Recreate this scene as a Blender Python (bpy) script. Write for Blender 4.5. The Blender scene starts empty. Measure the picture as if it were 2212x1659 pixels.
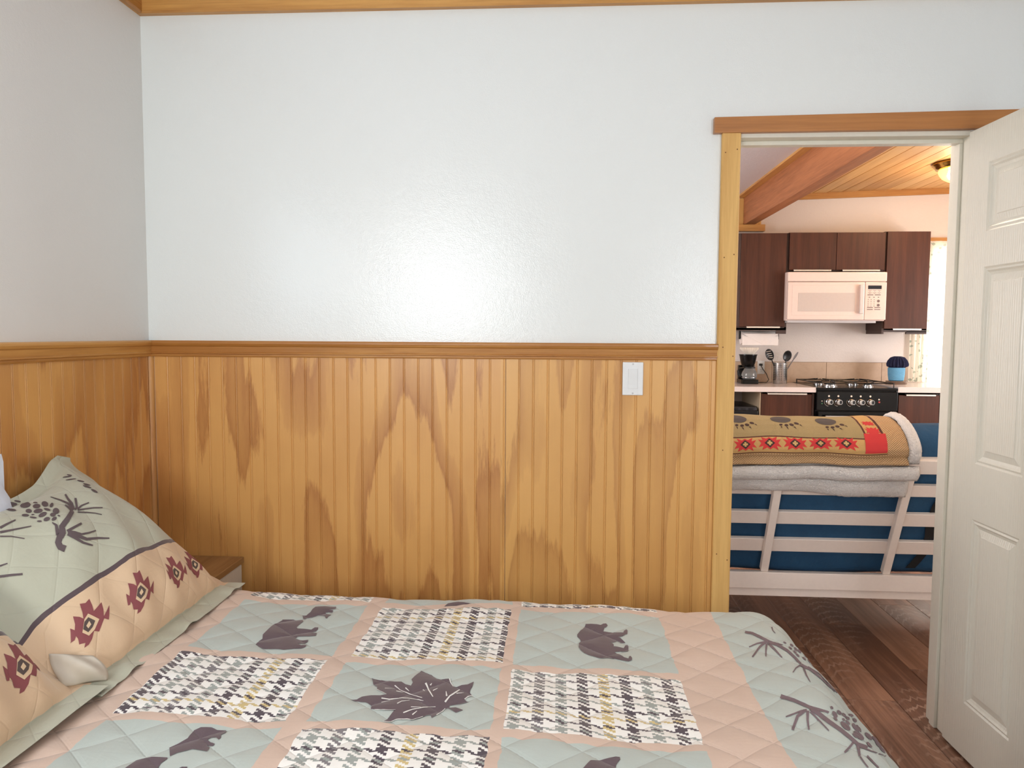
import bpy, bmesh, math, random
import numpy as np
from mathutils import Vector, Matrix
from mathutils.geometry import tessellate_polygon

random.seed(7)
SC = bpy.context.scene
COL = SC.collection
PI = math.pi

# ------------------------------------------------------------------ camera, light, exposure
def setup_camera():
    yaw, pitch, roll = .06286, .06719, .0057
    d = Vector((-math.sin(yaw)*math.cos(pitch), math.cos(yaw)*math.cos(pitch), -math.sin(pitch)))
    r = Vector((math.cos(yaw), math.sin(yaw), 0)); u = r.cross(d)
    c, s = math.cos(roll), math.sin(roll)
    r2 = c*r + s*u; u2 = -s*r + c*u
    cam = bpy.data.cameras.new('camera'); o = bpy.data.objects.new('camera', cam); COL.objects.link(o)
    m = Matrix((r2, u2, -d)).transposed().to_4x4(); m.translation = Vector((0, -2.56, 1.37))
    o.matrix_world = m
    cam.sensor_width = 36; cam.lens = 1600/2212*36; cam.clip_start = .05
    SC.camera = o
setup_camera()

SC.view_settings.view_transform = 'Standard'; SC.view_settings.look = 'None'
SC.view_settings.gamma = 1; SC.view_settings.use_curve_mapping = False
SC.view_settings.exposure = 0.0

W = bpy.data.worlds.new('sky'); SC.world = W; W.use_nodes = True
W.node_tree.nodes['Background'].inputs[0].default_value = (.80, .90, 1.0, 1)
W.node_tree.nodes['Background'].inputs[1].default_value = 2.0

W.cycles.sampling_method = 'NONE'
cy = SC.cycles
cy.max_bounces = 7; cy.diffuse_bounces = 4; cy.glossy_bounces = 2; cy.transmission_bounces = 5; cy.transparent_max_bounces = 8
cy.adaptive_threshold = .06
cy.caustics_reflective = False; cy.caustics_refractive = False

def area(name, loc, direction, sx, sy, power, color):
    l = bpy.data.lights.new(name, 'AREA'); l.shape = 'RECTANGLE'; l.size = sx; l.size_y = sy
    l.energy = power; l.color = color
    o = bpy.data.objects.new(name, l); COL.objects.link(o)
    o.location = loc; o.rotation_euler = Vector(direction).to_track_quat('-Z', 'Z').to_euler()
    return o
# window daylight; the bedroom side, living and side ones are added fill
area('daylight_bedroom_window', (-.95, -3.60, 1.70), (0, 1, 0), .80, .80, 35, (.96, .98, .985))
area('fill_bedroom_side_window', (1.42, -3.60, 1.58), (0, 1, 0), .46, 1.04, 21, (.95, .97, 1.0))
area('daylight_bed_head_window', (-1.462, -1.55, 1.72), (1, 0, 0), .66, .56, 7, (.72, .86, 1.0))
area('daylight_kitchen_window', (3.45, 3.875, 1.54), (0, -1, 0), .72, 1.04, 30, (1.0, .98, .95))
area('fill_living_window', (-1.50, 1.90, 1.55), (1, 0, 0), 1.5, 1.1, 62, (1.0, .95, .93))
area('fill_side_window', (4.25, 1.60, 1.40), (-1, 0, -.0), 1.3, 1.6, 72, (1.0, .95, .93))

# ------------------------------------------------------------------ helpers
def lin(r, g, b):
    f = lambda c: (c/255/12.92) if c/255 <= .04045 else ((c/255+.055)/1.055)**2.4
    return (f(r), f(g), f(b), 1)

class NT:
    def __init__(s, name):
        s.m = bpy.data.materials.new(name); s.m.use_nodes = True
        s.t = s.m.node_tree; s.n = s.t.nodes; s.b = s.n['Principled BSDF']
    def link(s, a, b): s.t.links.new(a, b)
    def put(s, sock, v):
        if hasattr(v, 'is_output'): s.link(v, sock)
        else: sock.default_value = v
    def new(s, t, **k):
        n = s.n.new(t)
        for a, b in k.items(): setattr(n, a, b)
        return n
    def M(s, op, a, b=0, c=0):
        n = s.new('ShaderNodeMath', operation=op)
        s.put(n.inputs[0], a); s.put(n.inputs[1], b)
        if op in ('MULTIPLY_ADD', 'COMPARE', 'WRAP', 'SMOOTH_MIN'): s.put(n.inputs[2], c)
        return n.outputs[0]
    def V(s, op, a, b=(0, 0, 0)):
        n = s.new('ShaderNodeVectorMath', operation=op); s.put(n.inputs[0], a); s.put(n.inputs[1], b); return n.outputs[0]
    def pos(s): return s.new('ShaderNodeNewGeometry').outputs['Position']
    def obj(s): return s.new('ShaderNodeTexCoord').outputs['Object']
    def uv(s): return s.new('ShaderNodeUVMap').outputs[0]
    def xyz(s, v):
        n = s.new('ShaderNodeSeparateXYZ'); s.link(v, n.inputs[0]); return n.outputs
    def vec(s, x, y, z):
        n = s.new('ShaderNodeCombineXYZ'); s.put(n.inputs[0], x); s.put(n.inputs[1], y); s.put(n.inputs[2], z); return n.outputs[0]
    def noise(s, v, scale, detail=3, rough=.5, dist=0):
        n = s.new('ShaderNodeTexNoise'); s.link(v, n.inputs['Vector']); n.inputs['Scale'].default_value = scale
        n.inputs['Detail'].default_value = detail; n.inputs['Roughness'].default_value = rough; n.inputs['Distortion'].default_value = dist
        return n.outputs[0]
    def white(s, v):
        n = s.new('ShaderNodeTexWhiteNoise', noise_dimensions='1D'); s.put(n.inputs['W'], v); return n.outputs[0]
    def ramp(s, f, stops, interp='LINEAR'):
        n = s.new('ShaderNodeValToRGB'); e = n.color_ramp.elements; n.color_ramp.interpolation = interp
        while len(e) < len(stops): e.new(.5)
        for i, (p, c) in enumerate(stops): e[i].position = p; e[i].color = c
        s.put(n.inputs[0], f); return n.outputs[0]
    def mix(s, f, a, b, bt='MIX'):
        n = s.new('ShaderNodeMix', data_type='RGBA', blend_type=bt)
        s.put(n.inputs[0], f); s.put(n.inputs[6], a); s.put(n.inputs[7], b); return n.outputs[2]
    def bump(s, h, strength=.3, dist=.01, normal=None):
        n = s.new('ShaderNodeBump'); s.put(n.inputs['Height'], h); n.inputs['Strength'].default_value = strength
        n.inputs['Distance'].default_value = dist
        if normal is not None: s.link(normal, n.inputs['Normal'])
        s.link(n.outputs[0], s.b.inputs['Normal']); return n.outputs[0]
    def set(s, color=None, rough=None, metal=None, **k):
        if color is not None: s.put(s.b.inputs['Base Color'], color)
        if rough is not None: s.put(s.b.inputs['Roughness'], rough)
        if metal is not None: s.put(s.b.inputs['Metallic'], metal)
        for a, v in k.items(): s.put(s.b.inputs[a.replace('_', ' ')], v)
        return s.m

MATS = {}
def plain(name, rgb, rough=.5, metal=0, **k):
    """flat colour with a touch of procedural mottling"""
    if name in MATS: return MATS[name]
    t = NT(name); c = lin(*rgb)
    n = t.noise(t.obj(), 60, 2)
    d = tuple(x*.93 for x in c[:3]) + (1,)
    t.set(t.mix(n, d, c), rough, metal, **k)
    MATS[name] = t.m; return t.m

def grain(name, light, dark, axis=0, fine=90, rough=.45, flame=0.0, rnd=True, contrast=1.0, knots=False, bumpk=.06, coat=0):
    """wood with long fibres along world axis; colour varies a little from board to board"""
    t = NT(name); p = t.pos(); x, y, z = t.xyz(p)
    c = [x, y, z]
    st = [1, 1, 1]; st[axis] = .045
    oi = t.new('ShaderNodeObjectInfo').outputs['Random']
    sh = t.M('MULTIPLY', oi, 37.0) if rnd else 0.0
    v = t.vec(*[t.M('ADD', t.M('MULTIPLY', c[i], st[i]), sh) for i in range(3)])
    f1 = t.noise(v, fine, 4, .6)
    f2 = t.noise(v, fine*.16, 3, .55, .6)
    k = t.M('ADD', t.M('MULTIPLY', f1, .45*contrast), t.M('MULTIPLY', f2, .75*contrast))
    if rnd: k = t.M('ADD', k, t.M('MULTIPLY', t.M('SUBTRACT', oi, .5), .25))
    col = t.ramp(k, [(.40, lin(*light)), (.80, lin(*dark))])
    if knots:
        vo = t.new('ShaderNodeTexVoronoi'); vo.inputs['Scale'].default_value = 3.2
        st2 = [1, 1, 1]; st2[axis] = .4
        t.link(t.vec(*[t.M('ADD', t.M('MULTIPLY', c[i], st2[i]), sh) for i in range(3)]), vo.inputs['Vector'])
        kk = t.ramp(vo.outputs['Distance'], [(.03, (1, 1, 1, 1)), (.075, (0, 0, 0, 1))])
        col = t.mix(kk, col, tuple(q*.45 for q in lin(*dark)[:3]) + (1,))
    t.set(col, rough, 0); t.bump(f1, bumpk, .004)
    if coat: t.b.inputs['Coat Weight'].default_value = coat
    MATS[name] = t.m; return t.m

def beadwood(name, seam=None):
    """rotary cut plywood: tall flame shaped figure running through a whole sheet"""
    t = NT(name); p = t.pos(); x, y, z = t.xyz(p)
    side = t.M('ADD', x, y)
    if seam is not None:
        side = t.M('ADD', side, t.M('MULTIPLY', t.M('GREATER_THAN', x, seam), 3.7))
    warp = t.noise(t.vec(t.M('MULTIPLY', side, 38), t.M('MULTIPLY', z, 3.6), 0.0), 1, 5, .7)
    big = t.noise(t.vec(t.M('MULTIPLY', side, 4.2), t.M('MULTIPLY', z, .8), 3.3), 1, 1.6, .5)
    h = t.M('ADD', big, t.M('MULTIPLY', warp, .10))
    rings = t.M('FRACT', t.M('MULTIPLY', h, 5.5))
    fig = t.ramp(rings, [(0, (.05,)*3+(1,)), (.42, (.10,)*3+(1,)), (.50, (.85,)*3+(1,)), (.60, (.62,)*3+(1,)), (.92, (.30,)*3+(1,)), (1, (.05,)*3+(1,))])
    fib = t.noise(t.vec(t.M('MULTIPLY', side, 190), t.M('MULTIPLY', z, 5), 0.0), 1, 3, .6)
    blot = t.noise(t.vec(t.M('MULTIPLY', side, 3.0), t.M('MULTIPLY', z, 1.6), 9.0), 1, 3, .6)
    a = lin(226, 172, 100); b = lin(166, 105, 52)
    col = t.mix(t.M('MULTIPLY', fig, .95), a, b)
    col = t.mix(t.M('MULTIPLY', fib, .30), col, lin(200, 140, 80))
    col = t.mix(t.ramp(blot, [(.45, (0, 0, 0, 1)), (.75, (.38,)*3+(1,))]), col, lin(180, 118, 62))
    if seam is not None:
        col = t.mix(t.M('MULTIPLY', t.M('GREATER_THAN', x, seam), .25), col, lin(224, 178, 104))
    t.set(col, .38, 0); t.bump(fib, .05, .003)
    t.b.inputs['Coat Weight'].default_value = .25; t.b.inputs['Coat Roughness'].default_value = .3
    MATS[name] = t.m; return t.m

def paint(name, rgb, rough=.35, bump=.25, scale=260, spec=.5, patch=False):
    t = NT(name); p = t.pos()
    n1 = t.noise(p, scale, 1, .55); n2 = t.noise(p, 2.2, 2); n3 = t.noise(p, 55, 2, .6)
    c = lin(*rgb)
    col = t.mix(t.M('MULTIPLY', n2, .5), c, tuple(q*.955 for q in c[:3]) + (1,))
    h = t.M('ADD', n1, t.M('MULTIPLY', n3, 1.3))
    if patch:   # trowelled patch and old repairs
        n4 = t.noise(p, 7, 3, .65)
        h = t.M('ADD', h, t.M('MULTIPLY', n4, .5))
    t.set(col, rough, 0, Specular_IOR_Level=spec); t.bump(h, bump, .0035)
    MATS[name] = t.m; return t.m

# ---- mesh collecting
class MB:
    def __init__(s): s.v = []; s.f = []
    def add(s, v, f):
        o = len(s.v); s.v += [tuple(p) for p in v]; s.f += [tuple(o+i for i in q) for q in f]; return s
    def box(s, x0, x1, y0, y1, z0, z1):
        x0, x1 = sorted((x0, x1)); y0, y1 = sorted((y0, y1)); z0, z1 = sorted((z0, z1))
        return s.add([(x0,y0,z0),(x1,y0,z0),(x1,y1,z0),(x0,y1,z0),(x0,y0,z1),(x1,y0,z1),(x1,y1,z1),(x0,y1,z1)],
                     [(0,3,2,1),(4,5,6,7),(0,1,5,4),(1,2,6,5),(2,3,7,6),(3,0,4,7)])
    def prism(s, poly, axis, a, b):
        """poly: (p,q) in the two other axes (cyclic order), extruded along axis"""
        def P(p, q, t): return {0: (t, p, q), 1: (p, t, q), 2: (p, q, t)}[axis]
        n = len(poly)
        v = [P(p, q, a) for p, q in poly] + [P(p, q, b) for p, q in poly]
        f = [tuple(range(n)), tuple(range(2*n-1, n-1, -1))] + [(i, (i+1) % n, n+(i+1) % n, n+i) for i in range(n)]
        return s.add(v, f)
    def lathe(s, prof, c=(0, 0, 0), n=24, axis=2, flute=None):
        v = []
        for r, h in prof:
            for k in range(n):
                a = 2*PI*k/n; rr = r*(1+(flute*(1 if k % 2 else -1) if flute else 0))
                p, q = rr*math.cos(a), rr*math.sin(a)
                v.append({2: (c[0]+p, c[1]+q, c[2]+h), 1: (c[0]+p, c[1]+h, c[2]+q), 0: (c[0]+h, c[1]+p, c[2]+q)}[axis])
        f = []
        for i in range(len(prof)-1):
            for k in range(n):
                f.append((i*n+k, i*n+(k+1) % n, (i+1)*n+(k+1) % n, (i+1)*n+k))
        if prof[0][0] > 1e-6: f.append(tuple(range(n-1, -1, -1)))
        if prof[-1][0] > 1e-6: f.append(tuple((len(prof)-1)*n+k for k in range(n)))
        return s.add(v, f)
    def tube(s, pts, r, n=8, closed=False):
        pts = [Vector(p) for p in pts]; m = len(pts); v = []
        up = Vector((0, 0, 1))
        for i, p in enumerate(pts):
            a = pts[(i-1) % m] if (closed or i > 0) else p
            b = pts[(i+1) % m] if (closed or i < m-1) else p
            t = (b-a).normalized()
            ref = up if abs(t.dot(up)) < .95 else Vector((1, 0, 0))
            e1 = t.cross(ref).normalized(); e2 = t.cross(e1)
            rr = r[i] if isinstance(r, (list, tuple)) else r
            for k in range(n):
                w = 2*PI*k/n; v.append(p + e1*(rr*math.cos(w)) + e2*(rr*math.sin(w)))
        f = []
        for i in range(m if closed else m-1):
            j = (i+1) % m
            for k in range(n): f.append((i*n+k, i*n+(k+1) % n, j*n+(k+1) % n, j*n+k))
        if not closed: f += [tuple(range(n-1, -1, -1)), tuple((m-1)*n+k for k in range(n))]
        return s.add(v, f)
    def build(s, name, mat, parent=None, bevel=0, smooth=False, seg=2):
        me = bpy.data.meshes.new(name); me.from_pydata(s.v, [], s.f)
        bm = bmesh.new(); bm.from_mesh(me)
        bmesh.ops.recalc_face_normals(bm, faces=bm.faces)
        if bevel:
            ed = [e for e in bm.edges if len(e.link_faces) == 2 and e.calc_face_angle(0) > .6]
            bmesh.ops.bevel(bm, geom=ed, offset=bevel, segments=seg, affect='EDGES', profile=.6, clamp_overlap=True)
        if smooth:
            for q in bm.faces: q.smooth = True
            for e in bm.edges:
                if len(e.link_faces) == 2 and e.calc_face_angle(0) > .7: e.smooth = False
        bm.to_mesh(me); bm.free()
        return link(name, me, mat, parent)

def wm(o):
    m = o.matrix_basis.copy() if o.type != 'EMPTY' else (Matrix.Translation(o.location) @ o.rotation_euler.to_matrix().to_4x4())
    return (wm(o.parent) @ o.matrix_parent_inverse @ m) if o.parent else m

def link(name, me, mat, parent=None):
    o = bpy.data.objects.new(name, me); COL.objects.link(o)
    if mat is not None and not me.materials: me.materials.append(mat)
    if parent is not None:
        o.parent = parent; o.matrix_parent_inverse = wm(parent).inverted()
    return o

def thing(name, label, cat, loc, group=None):
    o = bpy.data.objects.new(name, None); COL.objects.link(o); o.location = loc
    o.empty_display_size = .1
    return tag(o, label, cat, group)
def tag(o, label, cat, group=None):
    o['label'] = label; o['category'] = cat
    if group: o['group'] = group
    return o
def struct(o, label=None, cat=None):
    o['kind'] = 'structure'
    if label: o['label'] = label
    if cat: o['category'] = cat
    return o
def B(x0, x1, y0, y1, z0, z1): return MB().box(x0, x1, y0, y1, z0, z1)

# ---- grid surfaces that carry flat prints
class Surf:
    def __init__(s, us, vs, P):
        s.us, s.vs, s.P = us, vs, P
        du = np.gradient(P, axis=0); dv = np.gradient(P, axis=1)
        n = np.cross(du, dv); s.N = n/np.maximum(np.linalg.norm(n, axis=2, keepdims=True), 1e-9)
    def ev(s, A, u, v):
        i = int(np.clip(np.searchsorted(s.us, u)-1, 0, len(s.us)-2)); j = int(np.clip(np.searchsorted(s.vs, v)-1, 0, len(s.vs)-2))
        a = (u-s.us[i])/(s.us[i+1]-s.us[i]); b = (v-s.vs[j])/(s.vs[j+1]-s.vs[j])
        return A[i, j]*(1-a)*(1-b)+A[i+1, j]*a*(1-b)+A[i, j+1]*(1-a)*b+A[i+1, j+1]*a*b
    def at(s, u, v, off=0): return s.ev(s.P, u, v) + off*s.ev(s.N, u, v)
    def mesh(s, name, mat, parent=None, thick=0):
        nu, nv = len(s.us), len(s.vs)
        P = s.P.reshape(-1, 3)
        idx = np.arange(nu*nv).reshape(nu, nv)
        q = np.stack([idx[:-1, :-1], idx[1:, :-1], idx[1:, 1:], idx[:-1, 1:]], -1).reshape(-1, 4)
        UV = np.stack(np.meshgrid(s.us, s.vs, indexing='ij'), -1).reshape(-1, 2)
        if thick:
            k = nu*nv
            P = np.concatenate([P, P - thick*s.N.reshape(-1, 3)]); UV = np.concatenate([UV, UV])
            ring = np.concatenate([idx[:, 0], idx[-1, 1:], idx[-2::-1, -1], idx[0, -2:0:-1]])
            r2 = np.roll(ring, -1)
            q = np.concatenate([q, q[:, ::-1]+k, np.stack([r2, ring, ring+k, r2+k], -1)])
        me = bpy.data.meshes.new(name); me.from_pydata(P.tolist(), [], q.tolist())
        uvl = me.uv_layers.new(name='UVMap'); uvl.data.foreach_set('uv', UV[q.reshape(-1)].astype(np.float32).reshape(-1))
        me.polygons.foreach_set('use_smooth', [True]*len(q)); me.update()
        return link(name, me, mat, parent)
    def print_(s, name, polys, mat, parent, off=.0012):
        """flat printed shapes, cut along the cells of the cloth so they lie on it"""
        bm = bmesh.new()
        for poly in polys:
            pp = []
            for p in poly:
                if not pp or math.hypot(p[0]-pp[-1][0], p[1]-pp[-1][1]) > 2e-4: pp.append(p)
            if len(pp) < 3: continue
            vs_ = [bm.verts.new((p[0], p[1], 0)) for p in pp]
            for tri in tessellate_polygon([[Vector((p[0], p[1], 0)) for p in pp]]):
                try: bm.faces.new([vs_[k] for k in tri])
                except ValueError: pass
        for ax, g in ((0, s.us), (1, s.vs)):
            if not bm.verts: break
            lo = min(v.co[ax] for v in bm.verts); hi = max(v.co[ax] for v in bm.verts)
            no = (1, 0, 0) if ax == 0 else (0, 1, 0)
            for c in g[(g > lo) & (g < hi)]:
                bmesh.ops.bisect_plane(bm, geom=bm.verts[:]+bm.edges[:]+bm.faces[:], dist=1e-7,
                                       plane_co=(c, 0, 0) if ax == 0 else (0, c, 0), plane_no=no)
        for v in bm.verts: v.co = Vector(s.at(v.co.x, v.co.y, off))
        bmesh.ops.recalc_face_normals(bm, faces=bm.faces)
        for f in bm.faces: f.smooth = True
        me = bpy.data.meshes.new(name); bm.to_mesh(me); bm.free()
        return link(name, me, mat, parent)

def ellipse(cx, cy, rx, ry, rot=0, n=14):
    c, s = math.cos(rot), math.sin(rot)
    return [(cx+rx*math.cos(a)*c-ry*math.sin(a)*s, cy+rx*math.cos(a)*s+ry*math.sin(a)*c) for a in [2*PI*k/n for k in range(n)]]

# ------------------------------------------------------------------ materials of the setting
wall_paint = paint('wall_paint_semigloss', (234, 238, 236), rough=.20, bump=.13, scale=300, spec=.5, patch=True)
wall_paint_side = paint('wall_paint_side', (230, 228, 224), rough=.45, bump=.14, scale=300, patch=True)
kitchen_paint = paint('kitchen_wall_paint', (226, 214, 206), rough=.5, bump=.4, scale=120)
ceiling_paint = paint('ceiling_paint', (226, 222, 226), rough=.6, bump=.3, scale=160)
bead_main = beadwood('beadboard_pine', seam=-.2)
bead_side = beadwood('beadboard_pine_side')
pine_x = grain('pine_trim_along_x', (214, 160, 88), (170, 112, 50), axis=0, fine=120, coat=.2)
pine_y = grain('pine_trim_along_y', (214, 160, 88), (170, 112, 50), axis=1, fine=120, coat=.2)
pine_z = grain('pine_casing_upright', (226, 182, 110), (196, 146, 78), axis=2, fine=140, rough=.6)
header_wood = grain('door_header_wood', (184, 122, 62), (144, 88, 38), axis=0, fine=120, coat=.25)
beam_wood = grain('fir_beam_wood', (184, 118, 74), (138, 82, 46), axis=1, fine=110, rough=.6, knots=True, contrast=1.1)
plank_wood = grain('pine_ceiling_planks', (232, 186, 122), (196, 140, 78), axis=1, fine=60, rough=.5, knots=True)
floor_wood = grain('vinyl_floor_planks', (170, 126, 100), (110, 76, 58), axis=1, fine=70, rough=.33, contrast=1.15, bumpk=.10)
def add_cathedral(m):
    """pale arched grain lines along the floor boards"""
    t = NT.__new__(NT); t.m = m; t.t = m.node_tree; t.n = t.t.nodes; t.b = t.n['Principled BSDF']
    x, y, z = t.xyz(t.pos()); oi = t.new('ShaderNodeObjectInfo').outputs['Random']
    w = t.new('ShaderNodeTexWave', wave_type='RINGS', rings_direction='Z'); w.inputs['Scale'].default_value = 9; w.inputs['Distortion'].default_value = 3.5; w.inputs['Detail'].default_value = 2; w.inputs['Detail Scale'].default_value = 1.5
    lx_ = t.xyz(t.obj())[0]
    t.link(t.vec(t.M('MULTIPLY', t.M('SUBTRACT', lx_, .09), 5.0), t.M('MULTIPLY', t.M('ADD', y, t.M('MULTIPLY', oi, 9.0)), .55), 0.0), w.inputs['Vector'])
    k = t.ramp(w.outputs[0], [(.80, (0, 0, 0, 1)), (.96, (1, 1, 1, 1))])
    msk = t.ramp(t.noise(t.vec(t.M('MULTIPLY', x, 5), t.M('MULTIPLY', y, 1.1), t.M('MULTIPLY', oi, 20)), 1, 2), [(.48, (0, 0, 0, 1)), (.62, (.55,)*3+(1,))])
    src = t.b.inputs['Base Color'].links[0].from_socket
    t.link(t.mix(t.M('MULTIPLY', k, msk), src, lin(186, 156, 136)), t.b.inputs['Base Color'])
add_cathedral(floor_wood)
white_trim = plain('white_jamb_paint', (226, 222, 208), .35)
tile_stone = None

XL, XR, YB, YK = -1.46, 1.78, -3.60, 3.85      # bedroom left/right, rear wall, kitchen wall
KX = 4.25

# ---- floor with its planks
fl = struct(B(-1.62, KX+.1, YB-.12, YK+.14, -.06, -.006).build('floor', plain('subfloor', (90, 70, 55), .8)),
            'brown wood-look plank floor running from bedroom to kitchen', 'floor')
def plank_mesh(L):
    return B(0, .1785, 0, L, -.005, 0).build('plank', floor_wood, None, bevel=.0012, seg=1)
protos = {}
xs = -1.60; ci = 0
while xs < KX:
    y = YB - .1 - ((ci*.47) % 1.22)
    while y < YK + .1:
        L = 1.22
        if 'p' not in protos:
            o = plank_mesh(1.2195); protos['p'] = o.data
            o.parent = fl
        else:
            o = bpy.data.objects.new('plank', protos['p']); COL.objects.link(o); o.parent = fl
        o.location = (xs, y, 0)
        y += L
    xs += .18; ci += 1

# ---- bedroom walls
def wall(name, boxes, mat, label, cat='wall'):
    m = MB()
    for b in boxes: m.box(*b)
    return struct(m.build(name, mat), label, cat)
w_mid = wall('wall_middle', [(-1.62, .575, 0, .11, 0, 2.66), (1.35, KX+.1, 0, .11, 0, 2.66), (.575, 1.35, 0, .11, 2.04, 2.66)],
             wall_paint, 'glossy white wall with wooden wainscot facing the camera')
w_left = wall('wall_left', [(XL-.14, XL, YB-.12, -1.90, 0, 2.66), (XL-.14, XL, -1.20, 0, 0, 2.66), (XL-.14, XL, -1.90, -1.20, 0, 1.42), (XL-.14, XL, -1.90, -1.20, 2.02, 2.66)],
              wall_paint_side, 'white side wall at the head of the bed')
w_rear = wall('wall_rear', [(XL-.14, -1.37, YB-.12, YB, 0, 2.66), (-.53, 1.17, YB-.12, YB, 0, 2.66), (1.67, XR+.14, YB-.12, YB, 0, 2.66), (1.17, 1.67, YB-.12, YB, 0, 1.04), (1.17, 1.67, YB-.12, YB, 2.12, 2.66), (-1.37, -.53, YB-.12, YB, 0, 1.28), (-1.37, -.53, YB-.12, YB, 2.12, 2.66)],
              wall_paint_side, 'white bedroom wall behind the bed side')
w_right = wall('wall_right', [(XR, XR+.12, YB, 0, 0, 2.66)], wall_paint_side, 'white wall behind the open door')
struct(B(XL-.14, XR+.14, YB-.12, .0, 2.57, 2.66).build('ceiling', ceiling_paint), 'white bedroom ceiling', 'ceiling')

def window(name, axis, c0, c1, z0, z1, d0, d1, label):
    """simple sash window in an opening; axis = the axis the wall faces"""
    m = MB(); fw = .045; dm = (d0+d1)/2
    def bx(a0, a1, q0, q1, t=.04):
        if axis == 1: m.box(a0, a1, dm-t/2, dm+t/2, q0, q1)
        else: m.box(dm-t/2, dm+t/2, a0, a1, q0, q1)
    bx(c0, c0+fw, z0, z1); bx(c1-fw, c1, z0, z1); bx(c0+fw, c1-fw, z0, z0+fw); bx(c0+fw, c1-fw, z1-fw, z1)
    mid = (c0+c1)/2; bx(mid-.016, mid+.016, z0+fw, z1-fw, .03)
    o = struct(m.build(name, white_trim, None, bevel=.003), label, 'window')
    g = glass_pane
    for a, b in ((c0+fw, mid-.016), (mid+.016, c1-fw)):
        p = MB()
        if axis == 1: p.box(a, b, dm-.003, dm+.003, z0+fw, z1-fw)
        else: p.box(dm-.003, dm+.003, a, b, z0+fw, z1-fw)
        p.build('pane', g, o)
    return o
t = NT('window_glass')
tr = t.new('ShaderNodeBsdfTransparent'); gl = t.new('ShaderNodeBsdfGlossy'); gl.inputs['Roughness'].default_value = .03
mx = t.new('ShaderNodeMixShader'); mx.inputs[0].default_value = .06
t.link(tr.outputs[0], mx.inputs[1]); t.link(gl.outputs[0], mx.inputs[2]); t.link(mx.outputs[0], t.n['Material Output'].inputs[0])
glass_pane = t.m
window('window_2', 1, -1.37, -.53, 1.28, 2.12, YB-.10, YB-.02, 'white sash window in the rear bedroom wall')
window('fill_window_6', 1, 1.17, 1.67, 1.04, 2.12, YB-.10, YB-.02, 'narrow unseen window added in the rear bedroom wall to light the sofa')  # added window, placed so its light reaches the sofa through the doorway
window('window_3', 0, -1.90, -1.20, 1.42, 2.02, XL-.12, XL-.02, 'small window above the head of the bed')

# ---- beadboard wainscot: one board after another
RB, RT = 1.284, 1.341                    # chair rail bottom and top
def bead_profile():
    # (across, out) from 0 to .0500 : flat board, groove, bead, groove
    return [(0, 0), (0, .0062), (.0008, .0070), (.0420, .0070), (.0430, .0052), (.0436, .0052), (.0446, .0068), (.0464, .0074), (.0482, .0068), (.0490, .0052), (.0500, .0052), (.0500, 0)]
def bead_board(name, mat, parent):
    pr = bead_profile()
    m = MB().prism([(a, -o) for a, o in pr], 2, 0, RB+.01)
    return m.build(name, mat, parent)
b0 = bead_board('wainscot_board', bead_main, w_mid); first = True
x = XL + .022
while x < .53:
    if first: o = b0; first = False
    else: o = bpy.data.objects.new('wainscot_board', b0.data); COL.objects.link(o); o.parent = w_mid
    o.location = (x, 0, 0)
    if x + .05 > .536: o.scale = ((.536-x)/.05, 1, 1)
    if -.215 < x < -.165: o.location.x = x + .0015
    x += .0502
b1 = bead_board('wainscot_board', bead_side, w_left); first = True
y = -.022
while y > -2.7:
    if first: o = b1; first = False
    else: o = bpy.data.objects.new('wainscot_board', b1.data); COL.objects.link(o); o.parent = w_left
    o.rotation_euler = (0, 0, PI/2); o.location = (XL, y-.05, 0)
    y -= .0502

# ---- trims
def rail_profile():   # (out, z)
    return [(0, RB), (.012, RB), (.014, RB+.004), (.014, RB+.009), (.0185, RB+.0115), (.0185, RB+.014), (.0150, RB+.017), (.0170, RB+.036), (.0215, RB+.040), (.0245, RB+.047), (.0245, RT-.004), (.022, RT), (0, RT)]
struct(MB().prism([(-o, z) for o, z in rail_profile()], 0, XL, .536).build('trim_1', pine_x), 'varnished pine chair rail across the white wall', 'chair rail')
struct(MB().prism([(XL+o, z) for o, z in rail_profile()], 1, -2.72, -.0).build('trim_2', pine_y), 'varnished pine chair rail on the bed head wall', 'chair rail')
struct(MB().prism([(-.0, 2.462), (-.022, 2.462), (-.026, 2.468), (-.026, 2.57), (0, 2.57)], 0, XL, XR).build('trim_3', pine_x), 'pine board under the ceiling along the white wall', 'ceiling trim')
struct(MB().prism([(XL, 2.462), (XL+.018, 2.462), (XL+.022, 2.468), (XL+.022, 2.57), (XL, 2.57)], 1, YB, -.026).build('trim_4', pine_y), 'pine board under the ceiling at the bed head wall', 'ceiling trim')
q = [(XL, 0)] + [(XL+.018*math.sin(a), -.018*math.cos(a)) for a in [PI/2*k/5 for k in range(6)]]
struct(MB().prism(q, 2, 0, RB).build('trim_5', bead_side, smooth=True), 'slim pine corner bead between the two wainscots', 'corner trim')
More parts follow.
